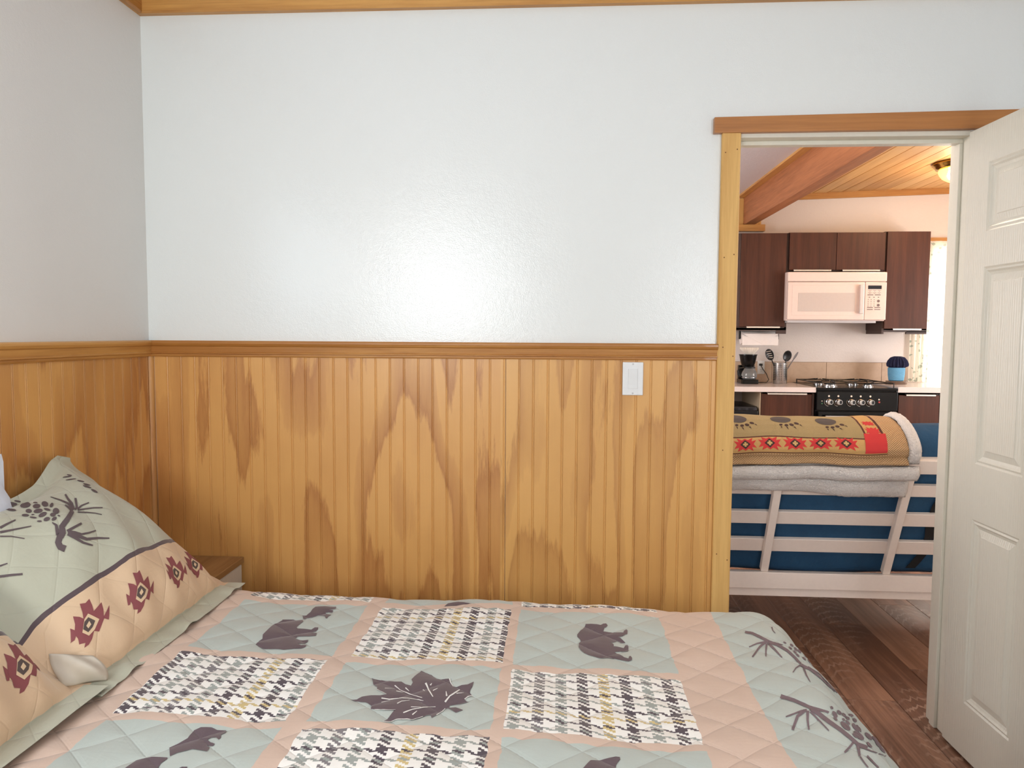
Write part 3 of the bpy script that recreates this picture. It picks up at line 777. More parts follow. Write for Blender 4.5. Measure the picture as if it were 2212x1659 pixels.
MB().box(2.342, 2.370, YF-.032, YF-.018, 1.545, 1.770).box(2.344, 2.368, YF-.02, YF, 1.752, 1.770).box(2.344, 2.368, YF-.02, YF, 1.545, 1.563).build('handle', plain('microwave_handle', (214, 206, 202), .3), dm_, bevel=.004)
cpn = B(2.391, X1-.002, YF+.001, YF+.03, 1.498, 1.793).build('control_panel', mp, mw, bevel=.005)
B(2.412, 2.514, YF-.001, YF+.002, 1.738, 1.766).build('display', plain('display_black', (20, 22, 34), .15), cpn)
m = MB()
for r in range(2):
    for c in range(3): m.box(2.412+c*.036, 2.440+c*.036, YF-.0006, YF+.002, 1.727-r*.018, 1.729-r*.018).box(2.423+c*.036, 2.429+c*.036, YF-.0006, YF+.002, 1.7195-r*.018, 1.7225-r*.018)
for zz in (1.690, 1.592, 1.576):
    for c in range(2): m.box(2.409+c*.056, 2.453+c*.056, YF-.0006, YF+.002, zz, zz+.006)
for c in range(3): m.box(2.420+c*.034, 2.430+c*.034, YF-.0006, YF+.002, 1.672, 1.677)
kp = m.build('key_print', gy, cpn); kp['kind'] = 'stuff'
for r in range(4):
    for c in range(3): B(2.4135+c*.023, 2.4175+c*.023, YF-.0006, YF+.002, 1.653-r*.0165, 1.6585-r*.0165).build('number_key', gy, cpn)
for zz in (1.645, 1.613): MB().lathe([(.0105, -.001), (.0105, .002)], (2.494, YF, zz), 14, axis=1).build('round_key', gy, cpn)
B(X0+.012, 2.49, YF+.025, YK-.03, 1.474, 1.490).build('bottom_grille', plain('microwave_underside', (196, 192, 192), .4), mw)

# base cabinets and worktops
BF = 3.27
def base_cab(x0, x1, doors, label, open_=False):
    o = thing('base_cabinet', label, 'cabinet', ((x0+x1)/2, 3.55, 0), 'espresso base cabinets')
    MB().box(x0, x0+.016, BF+.02, YK-.003, .10, .93).box(x1-.016, x1, BF+.02, YK-.003, .10, .93).box(x0+.016, x1-.016, YK-.008, YK-.003, .10, .93).box(x0+.016, x1-.016, BF+.02, YK-.01, .10, .116).box(x0, x1, BF+.06, BF+.075, 0, .10).build('carcass', carcass, o)
    for a, b, h0, h1 in doors:
        dd = B(a, b, BF, BF+.018, .115, .920).build('door', espresso, o, bevel=.0012, seg=1)
        handle_bar(h0, h1, BF, .930, dd)
    return o
bl = base_cab(1.566, 1.972, [(1.570, 1.952, 1.614, 1.911)], 'dark base cabinet between small fridge and black range')
B(1.954, 1.970, BF, BF+.018, .115, .926).build('filler_strip', carcass, bl)
B(1.560, 1.5655, BF+.002, YK-.02, .05, .932).build('side_panel', plain('beige_panel', (190, 168, 140), .6), bl)
br = base_cab(2.586, 2.906, [(2.602, 2.904, 2.652, 2.871)], 'dark base cabinet just right of the black range')
base_cab(2.908, 3.80, [(2.912, 3.35, 2.965, 3.30), (3.354, 3.795, 3.40, 3.75)], 'dark sink base cabinet under the kitchen window')
tag(B(.75, 1.974, 3.245, YK-.001, .936, .975).build('countertop', quartz, None, bevel=.002), 'white worktop left of the range holding the coffee maker', 'worktop', 'white quartz worktops')
tag(B(2.584, 3.82, 3.245, YK-.001, .942, .985).build('countertop', quartz, None, bevel=.002), 'white worktop right of the range under the window', 'worktop', 'white quartz worktops')
cpl = thing('cabinet_panel', 'pale end panel closing the fridge bay under the left worktop', 'panel', (.76, 3.55, 0))
B(.75, .766, BF, YK, 0, .935).build('panel_board', plain('beige_panel', (190, 168, 140), .6), cpl)
# small fridge under the worktop
fr = thing('mini_fridge', 'small black fridge with white script badge under the left worktop', 'fridge', (1.33, 3.56, 0))
fb = plain('fridge_black', (14, 14, 16), .3)
B(1.10, 1.552, 3.33, 3.80, .02, .815).build('cabinet_body', fb, fr, bevel=.006)
fd = B(1.10, 1.552, 3.275, 3.325, .03, .785).build('door', fb, fr, bevel=.006)
B(1.11, 1.54, 3.28, 3.33, .787, .812).build('top_grille', plain('fridge_grille', (52, 52, 58), .4), fr, bevel=.003)
for k in range(7): B(1.125+k*.058, 1.165+k*.058, 3.276, 3.281, .792, .808).build('grille_slot', black_pl, fr)
for x in (1.14, 1.51):
    for y in (3.36, 3.77): MB().lathe([(.018, 0), (.018, .02)], (x, y, 0), 10).build('foot', black_pl, fr)
pts = [(1.466+.008*math.cos(w_), 3.2735, .731+.009*math.sin(w_)) for w_ in [PI*(.25+1.5*k/10) for k in range(11)]]
pts += [(1.474+.0042*k, 3.2735, .728+.004*math.sin(k*2.1)) for k in range(13)] + [(1.532, 3.2735, .741)]
MB().tube(pts, .0021, 5).build('badge', plain('badge_white', (235, 235, 235), .4), fd)

# gas range
rg = thing('gas_range', 'black gas range with five chrome-ringed knobs between the worktops', 'stove', (2.28, 3.52, 0))
RX0, RX1, RY = 1.977, 2.581, 3.235
B(RX0, RX1, RY+.035, YK-.03, .03, .955).build('body', black_en, rg, bevel=.003)
B(RX0, RX1, RY, RY+.034, .800, .945).build('control_panel', black_en, rg, bevel=.004)
ct = B(RX0, RX1, RY, YK-.03, .956, .974).build('cooktop', black_en, rg, bevel=.003)
for x in (2.040, 2.518):
    for y in (RY+.09, YK-.09): pass
burn = [(2.13, 3.40, .048), (2.42, 3.40, .036), (2.13, 3.66, .036), (2.40, 3.66, .042)]
for x, y, r in burn:
    bb = MB().lathe([(r*1.2, 0), (r*1.2, .006), (r, .008), (r, .016), (r*.8, .018), (0, .018)], (x, y, .974), 24).build('burner', chrome, ct, smooth=True)
    MB().lathe([(r*.82, .0185), (r*.82, .024), (r*.6, .026), (0, .026)], (x, y, .974), 24).build('burner_cap', black_pl, ct, smooth=True)
for gx0, gx1 in ((1.992, 2.272), (2.286, 2.566)):
    gz = 1.008; m = MB()
    y0, y1 = RY+.045, YK-.075
    m.tube([(gx0, y0, .976), (gx0, y0, gz), (gx0, y1, gz), (gx0, y1, .976)], .0048, 6)
    m.tube([(gx1, y0, .976), (gx1, y0, gz), (gx1, y1, gz), (gx1, y1, .976)], .0048, 6)
    for y in (y0+.02, (y0+y1)/2, y1-.02): m.tube([(gx0, y, gz), (gx1, y, gz)], .0048, 6)
    xm = (gx0+gx1)/2
    for yc in (3.40, 3.66):
        m.tube([(gx0, yc, gz), (xm-.03, yc, gz+.012)], .0048, 6); m.tube([(gx1, yc, gz), (xm+.03, yc, gz+.012)], .0048, 6)
        m.tube([(xm, yc-.12, gz), (xm, yc-.03, gz+.012)], .0048, 6); m.tube([(xm, yc+.12, gz), (xm, yc+.03, gz+.012)], .0048, 6)
    m.build('grate', black_pl, ct)
for kx in (2.068, 2.138, 2.235, 2.304, 2.376):
    k = MB().lathe([(.024, 0), (.024, -.008), (.020, -.012), (.019, -.030), (0, -.031)], (kx, RY, .866), 20, axis=1).build('knob', steel, rg, smooth=True)
    MB().prism([(kx+.008+.0135*math.cos(a)*1.0, .866+.019*math.sin(a)) for a in [2*PI*i/8+PI/8 for i in range(8)]], 1, RY-.034, RY-.031).build('knob_rim', chrome, k)
    MB().prism([(kx+.008+.0100*math.cos(a), .866+.0150*math.sin(a)) for a in [2*PI*i/8+PI/8 for i in range(8)]], 1, RY-.036, RY-.034).build('knob_face', black_pl, k)
    m = MB(); pts = [(kx+.033*math.cos(a), RY-.001, .866+.033*math.sin(a)) for a in [PI*(.85+.62*i/8) for i in range(9)]]
    m.tube(pts, .0012, 5).build('dial_mark', plain('panel_print', (226, 216, 200), .5), rg)
    MB().lathe([(.0075, -.0008), (.0075, .002)], (kx, RY, .911), 10, axis=1).build('burner_symbol', plain('panel_print', (226, 216, 200), .5), rg)
MB().lathe([(.006, -.002), (.006, .002)], (2.017, RY, .853), 10, axis=1).build('spark_button', plain('button_green', (60, 110, 70), .4), rg)
MB().lathe([(.004, -.001), (.004, .002)], (2.017, RY, .872), 8, axis=1).build('spark_symbol', plain('panel_print', (226, 216, 200), .5), rg)
MB().lathe([(.007, -.002), (.007, .002)], (2.443, RY, .868), 10, axis=1).build('indicator_light', plain('button_red', (190, 60, 60), .4), rg)
MB().lathe([(.006, -.001), (.006, .002)], (2.441, RY, .888), 8, axis=1).build('indicator_symbol', plain('panel_print', (226, 216, 200), .5), rg)
od = B(RX0+.012, RX1-.012, RY-.002, RY+.034, .16, .792).build('oven_door', black_en, rg, bevel=.005)
B(2.06, 2.50, RY-.004, RY, .32, .66).build('oven_window', plain('oven_glass', (8, 8, 10), .06), od)
m = MB().box(2.032, 2.526, RY-.045, RY-.032, .738, .764)
m.box(2.05, 2.07, RY-.034, RY, .744, .758).box(2.49, 2.51, RY-.034, RY, .744, .758).build('handle', steel, od, bevel=.003)
B(RX0+.012, RX1-.012, RY+.002, RY+.034, .035, .150).build('drawer', black_en, rg, bevel=.004)
for x in (2.02, 2.54):
    for y in (3.30, 3.78): MB().lathe([(.02, 0), (.02, .032)], (x, y, 0), 10).build('foot', black_pl, rg)

# backsplash tiles
t = NT('travertine_tile'); p = t.pos(); n1 = t.noise(p, 9, 6, .65, .5); n2 = t.noise(p, 60, 3)
t.set(t.mix(n2, t.ramp(n1, [(.35, lin(206, 178, 150)), (.7, lin(178, 146, 118))]), lin(200, 172, 146)), .4); t.bump(n1, .1, .004)
tile_m = t.m
sp = struct(B(.75, 2.905, YK-.004, YK-.0002, .970, 1.150).build('backsplash', plain('grout', (150, 128, 108), .8)), 'low travertine tile backsplash above the worktops', 'backsplash')
for a, b in ((.90, 1.350), (1.350, 1.802), (1.804, 2.253), (2.256, 2.706), (2.709, 2.903)):
    B(a, b, YK-.012, YK-.004, .976, 1.147).build('tile', tile_m, sp, bevel=.001, seg=1)

# coffee maker
cx, cyy, z0 = 1.560, 3.655, .975
cm = thing('coffee_maker', 'black drip coffee maker with glass carafe on left worktop', 'coffee maker', (cx, cyy, z0))
MB().prism([(cx-.062, cyy-.085), (cx+.062, cyy-.085), (cx+.070, cyy-.06), (cx+.070, cyy+.09), (cx-.070, cyy+.09), (cx-.070, cyy-.06)], 2, z0, z0+.036).build('base', black_en, cm, bevel=.004)
B(cx-.066, cx+.066, cyy+.045, cyy+.09, z0+.036, z0+.150).build('water_tank', black_en, cm, bevel=.006)
MB().lathe([(.046, .140), (.056, .165), (.062, .19), (.070, .232), (.074, .234), (.074, .240), (0, .240)], (cx, cyy+.012, z0), 28).build('filter_basket', black_en, cm, smooth=True)
g = NT('carafe_glass'); g.set((.9, .92, .92, 1), .02, 0, IOR=1.45); g.b.inputs['Transmission Weight'].default_value = .85
ca = MB().lathe([(.050, 0), (.060, .012), (.062, .035), (.056, .062), (.044, .082), (.040, .094), (.043, .098)], (cx+.004, cyy-.022, z0+.037), 28).build('carafe', g.m, cm, smooth=True)
MB().lathe([(.046, .090), (.047, .100), (.030, .106), (0, .107)], (cx+.004, cyy-.022, z0+.037), 24).build('carafe_lid', black_pl, ca, smooth=True)
MB().tube([(cx-.040, cyy-.03, z0+.132), (cx-.080, cyy-.04, z0+.128), (cx-.094, cyy-.045, z0+.108), (cx-.092, cyy-.045, z0+.074), (cx-.076, cyy-.04, z0+.060), (cx-.054, cyy-.03, z0+.058)], .0065, 8).build('carafe_handle', black_pl, ca, smooth=True)
MB().lathe([(.0565, .010), (.0625, .013), (.0625, .016), (.0565, .019)], (cx+.004, cyy-.022, z0+.037), 24).build('carafe_band', chrome, ca, smooth=True)
MB().tube([(cx+.065, cyy+.06, z0+.006), (cx+.10, cyy+.03, z0+.005), (cx+.16, cyy+.03, z0+.006), (cx+.185, cyy+.06, z0+.03), (cx+.178, cyy+.11, z0+.075), (cx+.158, cyy+.15, z0+.115), (cx+.148, cyy+.165, z0+.142), (cx+.146, cyy+.172, z0+.150)], .0032, 6).build('power_cord', black_pl, cm, smooth=True)
B(cx+.134, cx+.162, cyy+.168, cyy+.184, z0+.140, z0+.158).build('plug', black_pl, cm, bevel=.002)
cf = MB()
for k in range(4):
    cf.lathe([(.035, .000+k*.004), (.045, .012+k*.004), (.074-k*.001, .046+k*.003)], (cx+.008, cyy+.012, z0+.2415), 48, flute=.045)
tag(cf.build('coffee_filters', plain('filter_paper', (246, 238, 226), .8)), 'fluted white paper coffee filters stacked on the coffee maker', 'coffee filters')
ou = thing('wall_outlet', 'white double wall outlet behind the coffee maker', 'outlet', (1.71, YK-.012, 1.045))
B(1.682, 1.740, YK-.019, YK-.0121, 1.045, 1.158).build('cover_plate', wp, ou, bevel=.002)
for zc in (1.076, 1.126):
    r = B(1.696, 1.726, YK-.0205, YK-.0185, zc-.016, zc+.016).build('receptacle', wp, ou, bevel=.001, seg=1)
    for dx in (-.006, .006): B(1.711+dx-.0012, 1.711+dx+.0012, YK-.0210, YK-.0203, zc+.001, zc+.010).build('slot', black_pl, r)
    MB().lathe([(.0025, -.0008), (.0025, .0002)], (1.711, YK-.0203, zc-.008), 8, axis=1).build('ground_hole', black_pl, r)

# utensil canister
ux, uy = 1.832, 3.70
can = thing('utensil_canister', 'perforated steel utensil canister beside the coffee maker', 'canister', (ux, uy, z0))
MB().lathe([(.054, .0), (.056, .003), (.0565, .168), (.0575, .172), (.0545, .172), (.0535, .006), (0, .005)], (ux, uy, z0), 36).build('canister_body', steel, can, smooth=True)
hole0 = None
for ai in range(14):
    if ai % 4 == 3: continue
    an = PI*1.0 + PI*(ai+.5)/14
    for r in range(9):
        if hole0 is None:
            hole0 = MB().lathe([(.0034, -.0006), (.0034, .0004)], (0, 0, 0), 8, axis=1).build('hole', black_pl, can); o = hole0
        else:
            o = bpy.data.objects.new('hole', hole0.data); COL.objects.link(o); o.parent = can; o.matrix_parent_inverse = hole0.matrix_parent_inverse
        o.location = (ux+.0566*math.cos(an), uy+.0566*math.sin(an), z0+.032+r*.0145); o.rotation_euler = (0, 0, an-PI*1.5)
def spoon(name, label, base, tip, ry, rx, mat, slots=0, dish=.012):
    """handle from base up to a bowl around tip; the bowl faces the room"""
    b, tp = Vector(base), Vector(tip); d = (tp-b).normalized()
    o = thing(name, label, 'utensil', base, 'cooking utensils in the canister')
    neck = tp - d*ry*.95
    MB().tube([b, b+(neck-b)*.6, neck, tp-d*ry*.6], [.006, .005, .0045, .003], 8).build('handle', mat, o, smooth=True)
    side = d.cross(Vector((0, 1, 0))).normalized(); out = side.cross(d).normalized()
    m = MB(); n = 16; rings = 5; v = [tp+out*dish]; f = []
    for k in range(1, rings+1):
        q = k/rings
        for a in range(n):
            w = 2*PI*a/n; v.append(tp + side*(rx*q*math.cos(w)) + d*(ry*q*math.sin(w)) + out*dish*(1-q*q))
    for a in range(n): f.append((0, 1+a, 1+(a+1) % n))
    for k in range(rings-1):
        for a in range(n): f.append((1+k*n+a, 1+k*n+(a+1) % n, 1+(k+1)*n+(a+1) % n, 1+(k+1)*n+a))
    m.add(v, f); bw = m.build('bowl', mat, o, smooth=True)
    md = bw.modifiers.new('t', 'SOLIDIFY'); md.thickness = .003; md.offset = 0
    for k in range(slots):
        c = tp + d*(ry*(.5-k*.38)); 
        MB().tube([c-side*rx*(.55-.05*k)-out*.004, c+side*rx*(.55-.05*k)-out*.004+d*.01], .0032, 6).build('slot', plain('slot_pale', (190, 178, 168), .6), o)
    return o
spoon('slotted_spoon', 'black slotted spoon leaning left in the steel canister', (ux+.006, uy, z0+.012), (ux-.094, uy-.02, z0+.238), .050, .033, black_pl, 4)
spoon('serving_spoon', 'solid black serving spoon leaning right in the canister', (ux+.004, uy+.012, z0+.012), (ux+.052, uy-.01, z0+.228), .046, .034, black_pl)
spoon('steel_spatula', 'thin grey utensil tilting far right out of the canister', (ux-.01, uy-.01, z0+.012), (ux+.125, uy+.01, z0+.228), .040, .008, plain('utensil_grey', (120, 112, 112), .4), 0, .002)

# paper towel under the wall cabinet
pt = thing('paper_towel_roll', 'white paper towel roll hanging under the left wall cabinet', 'paper towel', (1.645, 3.68, 1.29))
pw = plain('paper_towel_white', (242, 232, 226), .85)
MB().lathe([(.02, 0), (.055, .0), (.055, .29), (.02, .29)], (1.498, 3.68, 1.352), 28, axis=0).build('roll', pw, pt, smooth=True)
MB().box(1.498, 1.788, 3.6225, 3.6245, 1.292, 1.36).build('hanging_sheet', pw, pt)
MB().add([(1.498, 3.6205, 1.385), (1.790, 3.6205, 1.385), (1.66, 3.6190, 1.300), (1.498, 3.6225, 1.385), (1.790, 3.6225, 1.385), (1.66, 3.6215, 1.300)], [(0, 2, 1), (3, 4, 5), (0, 1, 4, 3), (1, 2, 5, 4), (2, 0, 3, 5)]).build('folded_corner', pw, pt)
MB().tube([(1.49, 3.68, 1.352), (1.80, 3.68, 1.352)], .006, 8).build('holder_rod', black_pl, pt)
for x in (1.488, 1.800): B(x-.004, x+.004, 3.665, 3.695, 1.34, 1.410).build('bracket', black_pl, pt)

# blue cosy, navy cloth and trivet on the right worktop
tx, ty, tz = 2.722, 3.60, .985
wood_d = grain('trivet_wood', (128, 104, 88), (92, 72, 60), axis=0, fine=100)
tag(MB().lathe([(.070, 0), (.080, .002), (.080, .010), (.066, .012), (.064, .016), (.076, .018), (.076, .025), (0, .025)], (tx, ty, tz), 36).build('trivet', wood_d, None, smooth=True), 'round dark wooden trivet stack under the blue cosy', 'trivet')
t = NT('sky_blue_knit'); x, y, z = t.xyz(t.obj()); w = t.M('SINE', t.M('MULTIPLY', z, 900)); r = t.noise(t.obj(), 300, 2)
t.set(t.mix(r, lin(120, 184, 220), lin(86, 150, 196)), .9); t.bump(t.M('ADD', w, r), .5, .003); knit = t.m
tag(MB().lathe([(.046, 0), (.056, .006), (.062, .05), (.064, .095), (.062, .108), (.056, .108), (.054, .02), (0, .018)], (tx, ty, tz+.0255), 32).build('knitted_cup_cosy', knit, None, smooth=True), 'light blue knitted cup standing on the round trivet', 'cup')
m = MB(); rng = random.Random(4)
nv = plain('navy_cloth', (30, 36, 70), .9)
n = 80; rings = [(.012, .085), (.048, .116), (.056, .124), (.068, .132), (.070, .150), (.064, .178), (.050, .203), (.026, .214), (0, .212)]
v = []; f = []
for i, (r, h) in enumerate(rings):
    for k in range(n):
        a = 2*PI*k/n; am = .16 if 1 < i < 7 else .02
        rr = r*(1+am*math.sin(a*17+i*.6)+am*.5*math.sin(a*29)); hh = h+(.006*math.sin(a*17+1) if 1 < i < 7 else 0)
        v.append((tx+.006+rr*math.cos(a), ty+rr*math.sin(a)*.85, tz+.0105+hh))
for i in range(len(rings)-1):
    for k in range(n): f.append((i*n+k, i*n+(k+1) % n, (i+1)*n+(k+1) % n, (i+1)*n+k))
tag(m.add(v, f).build('ruffled_cloth', nv, None, smooth=True), 'navy ruffled cloth stuffed into the blue cup', 'cloth')

# curtains
def curtain_mat(name, solid):
    t = NT(name); u, v, _ = t.xyz(t.uv())
    vo = t.new('ShaderNodeTexVoronoi'); vo.inputs['Scale'].default_value = 26; vo.inputs['Randomness'].default_value = .9
    t.link(t.vec(u, v, 0.0), vo.inputs['Vector'])
    leaf = t.ramp(t.M('ADD', vo.outputs['Distance'], t.M('MULTIPLY', t.noise(t.vec(u, v, 0.0), 60, 2), .25)), [(.42, (1, 1, 1, 1)), (.47, (0, 0, 0, 1))])
    keep = t.M('GREATER_THAN', t.noise(t.vec(u, v, 5.0), 9, 2), .40)
    col = t.mix(t.M('MULTIPLY', leaf, t.M('MULTIPLY', keep, .9)), lin(250, 246, 236), lin(176, 190, 178))
    df = t.new('ShaderNodeBsdfDiffuse'); tl = t.new('ShaderNodeBsdfTranslucent'); mx = t.new('ShaderNodeMixShader'); mx.inputs[0].default_value = solid
    t.link(col, df.inputs[0]); t.link(col, tl.inputs[0]); t.link(df.outputs[0], mx.inputs[1]); t.link(tl.outputs[0], mx.inputs[2])
    t.link(mx.outputs[0], t.n['Material Output'].inputs[0])
    return t.m
cmat = curtain_mat('leaf_print_curtain', .55)
sheer = curtain_mat('sheer_curtain', .75)
def curtain(name, label, x0, x1, ztop, zbot, y, folds, mat, amp=.016, scallop=0, cat='curtain', drift=0):
    uu_ = np.linspace(0, 1, 90); vv_ = np.linspace(0, 1, 24)
    Uc, Vc = np.meshgrid(uu_, vv_, indexing='ij')
    z = ztop+(zbot+scallop*np.abs(np.sin(Uc*PI*2.2))-ztop)*Vc
    yy = y+amp*(.4+.6*Vc)*np.sin(Uc*folds*2*PI+.5*Vc)+.004*np.sin(Uc*folds*5.3*PI)
    xx = x0+(x1-x0)*Uc+drift*Vc**2*(1-Uc)
    s = Surf(uu_*(x1-x0), vv_*(ztop-zbot), np.stack([xx, yy, z], -1))
    return tag(s.mesh(name, mat), label, cat)
curtain('cafe_curtain', 'leaf-print curtain panel at the left side of the kitchen window', 2.912, 3.10, 2.12, .992, YK-.045, 5, cmat, .012)
curtain('sheer_curtain', 'plain bright curtain panel over the middle of the window', 3.10, 3.84, 2.12, 1.00, YK-.045, 9, sheer, .012)
curtain('curtain_valance', 'ruffled leaf-print valance across the top of the window', 2.925, 3.84, 2.150, 1.84, YK-.082, 9, cmat, .012, .05, 'valance')
MB_rod = MB().tube([(2.90, YK-.062, 2.138), (3.86, YK-.062, 2.138)], .006, 8)
tag(MB_rod.build('curtain_rod', plain('rod_brass', (190, 150, 90), .4, .8)), 'thin curtain rod above the kitchen window', 'curtain rod')

# ceiling lamp
lx, ly, lz = 2.752, 2.83, 2.577
cl = thing('ceiling_lamp', 'brass flush ceiling lamp with ribbed glass bowl', 'lamp', (lx, ly, lz))
MB().lathe([(.150, .0), (.168, -.006), (.172, -.020), (.160, -.030), (.150, -.045), (.128, -.052), (0, -.050)], (lx, ly, lz), 40).build('brass_base', brass, cl, smooth=True)
t = NT('ribbed_amber_glass'); t.set(lin(255, 226, 150), .25, 0, IOR=1.2); t.b.inputs['Transmission Weight'].default_value = .75
t.b.inputs['Emission Color'].default_value = (1, .74, .34, 1); t.b.inputs['Emission Strength'].default_value = .55
MB().lathe([(.126, -.053), (.130, -.064), (.124, -.085), (.104, -.112), (.074, -.130), (.044, -.142), (.030, -.152), (.014, -.160)], (lx, ly, lz), 96, flute=.012).build('glass_bowl', t.m, cl, smooth=True)
MB().lathe([(.014, -.158), (.018, -.164), (.008, -.170), (.010, -.178), (.004, -.184), (0, -.185)], (lx, ly, lz), 16).build('finial', brass, cl, smooth=True)
em = NT('lit_bulb'); em.set((1, 1, 1, 1)); em.b.inputs['Emission Color'].default_value = (1, .80, .50, 1); em.b.inputs['Emission Strength'].default_value = 40
for q_ in (em.m, t.m): q_.cycles.emission_sampling = 'NONE'
for sx in (-.05, .05): MB().lathe([(0, -.03), (.016, -.022), (.022, 0), (.016, .02), (.010, .03), (0, .03)], (lx+sx, ly, lz-.088), 14).build('bulb', em.m, cl, smooth=True)
pl_ = bpy.data.lights.new('lamp_light', 'POINT'); pl_.energy = 9; pl_.color = (1, .72, .42); pl_.shadow_soft_size = .06
po = bpy.data.objects.new('lamp_light', pl_); COL.objects.link(po); po.location = (lx, ly, lz-.26)

# unseen copy of the lamp, added to brighten the sofa back and floor strip
def copy_tree(o, parent=None):
    c = o.copy(); COL.objects.link(c); c.parent = parent
    if parent is not None: c.matrix_parent_inverse = o.matrix_parent_inverse.copy()
    for ch in [q for q in bpy.data.objects if q.parent == o]: copy_tree(ch, c)
    return c
fill_lamp = copy_tree(cl); fill_lamp.location = (1.28, .62, 2.529); fill_lamp['label'] = 'unseen copy of the brass ceiling lamp added as fill light behind the sofa'
fill_light = bpy.data.lights.new('lamp_light', 'POINT'); fill_light.energy = 20; fill_light.color = (1, .80, .60); fill_light.shadow_soft_size = .08  # fill light hung below the added lamp copy
po = bpy.data.objects.new('lamp_light', fill_light); COL.objects.link(po); po.location = (1.28, .62, 2.26)

# ------------------------------------------------------------------ futon sofa
ANG = math.radians(22.5); SY, SZ = .74, .34
def inc(s, n, x): return (x, SY - s*math.sin(ANG) + n*math.cos(ANG), SZ + s*math.cos(ANG) + n*math.sin(ANG))
FX0, FX1 = .23, 2.13
futon = thing('futon_sofa', 'white framed futon sofa with navy mattress seen from behind', 'sofa', (1.18, 1.15, 0))
fwm = plain('futon_white_paint', (244, 230, 220), .42)
def inc_box(s0, s1, n0, n1, x0, x1):
    v = [inc(s, n, x) for x in (x0, x1) for s in (s0, s1) for n in (n0, n1)]
    return MB().add(v, [(0, 1, 3, 2), (4, 6, 7, 5), (0, 4, 5, 1), (2, 3, 7, 6), (0, 2, 6, 4), (1, 5, 7, 3)])
for s0, s1 in ((.088, .155), (.236, .300), (.388, .444)):
    inc_box(s0, s1, .004, .024, FX0, FX1).build('back_slat', fwm, futon, bevel=.002, seg=1)
inc_box(.511, .575, -.012, .024, FX0, FX1).build('top_rail', fwm, futon, bevel=.003)
for x in (.917, 1.440, .34, 2.02):
    inc_box(.0, .515, -.026, .004, x-.016, x+.016).build('back_support', fwm, futon, bevel=.002, seg=1)
MB().box(FX0, FX1, .70, .722, .258, .331).build('base_rail', fwm, futon, bevel=.003)
B(FX0, FX1, .722, .775, .300, .318).build('base_ledge', fwm, futon)
B(FX0, FX1, .712, .735, .222, .257).build('lower_rail', fwm, futon)
B(FX0, FX1, 1.50, 1.525, .258, .331).build('front_rail', fwm, futon, bevel=.003)
for x in (FX0, FX1-.03): B(x, x+.03, .722, 1.50, .258, .331).build('side_rail', fwm, futon, bevel=.003)
for k in range(8): B(FX0+.12+k*.22, FX0+.18+k*.22, .80, 1.50, .318, .331).build('seat_slat', fwm, futon)
for x in (FX0+.01, FX1-.07):
    for y in (.79, 1.44): B(x, x+.06, y, y+.06, 0, .258).build('leg', fwm, futon, bevel=.003)
navy = NT('navy_futon_cover'); n_ = navy.noise(navy.pos(), 14, 4); navy.set(navy.mix(n_, lin(34, 82, 118), lin(24, 64, 98)), .8); navy.bump(n_, .5, .02); navy = navy.m
def cushion(prof, x0, x1, name, parent, rnd=.05, seg=16):
    """prof: closed outline (y,z); swept along x with rounded ends"""
    cyc = sum(p[0] for p in prof)/len(prof); czc = sum(p[1] for p in prof)/len(prof)
    m = MB(); n = len(prof); rows_ = []
    ends = [(x0, .70), (x0+rnd*.15, .86), (x0+rnd*.5, .95), (x0+rnd, 1)]
    mids = [(x0+rnd+(x1-x0-2*rnd)*k/seg, 1) for k in range(1, seg)]
    xs_ = ends + mids + [(x1-(a-x0), s) for a, s in reversed(ends)]
    v = []; f = []
    for k, (xx, sc) in enumerate(xs_):
        for (yy, zz) in prof:
            wv = .006*math.sin(xx*7+zz*9)
            v.append((xx, cyc+(yy-cyc)*sc+wv*.4, czc+(zz-czc)*sc+wv))
    for k in range(len(xs_)-1):
        for i in range(n): f.append((k*n+i, k*n+(i+1) % n, (k+1)*n+(i+1) % n, (k+1)*n+i))
    f += [tuple(range(n-1, -1, -1)), tuple((len(xs_)-1)*n+i for i in range(n))]
    return m.add(v, f).build(name, navy, parent, smooth=True)
def rr_prof(s0, s1, n0, n1, r):
    out = []
    for cs, cn, a0 in ((s0+r, n0+r, 180), (s1-r, n0+r, 270), (s1-r, n1-r, 0), (s0+r, n1-r, 90)):
        for k in range(5):
            a = math.radians(a0+k*22.5); out.append((cs+r*math.cos(a), cn+r*math.sin(a)))
    return out
pb = [(inc(s, n, 0)[1], inc(s, n, 0)[2]) for s, n in rr_prof(-.07, .669, .026, .180, .07)]
mt = cushion(pb, FX0+.0, FX1-.0, 'back_mattress', futon, .07)
cushion([(y, z) for y, z in rr_prof(.93, 1.56, .332, .48, .06)], FX0, FX1, 'seat_mattress', futon, .07)
strapm = plain('black_strap', (22, 20, 22), .8)
m = MB()
pts = [(.47, 1.640), (.40, 1.618), (.33, 1.600), (.25, 1.592), (.17, 1.605), (.09, 1.600), (.03, 1.575), (.0, 1.56)]
v = []; f = []
for i, (s, x) in enumerate(pts):
    for dx in (-.020, .020):
        for nn in (.0245, .0225): v.append(inc(s, nn-.002, x+dx))
for i in range(len(pts)-1):
    a = i*4; b = a+4
    f += [(a+1, a+3, b+3, b+1), (a, b, b+2, a+2), (a, a+1, b+1, b), (a+2, b+2, b+3, a+3)]
f += [(0, 2, 3, 1), (4*len(pts)-4, 4*len(pts)-3, 4*len(pts)-1, 4*len(pts)-2)]
m.add(v, f).build('strap', strapm, futon)

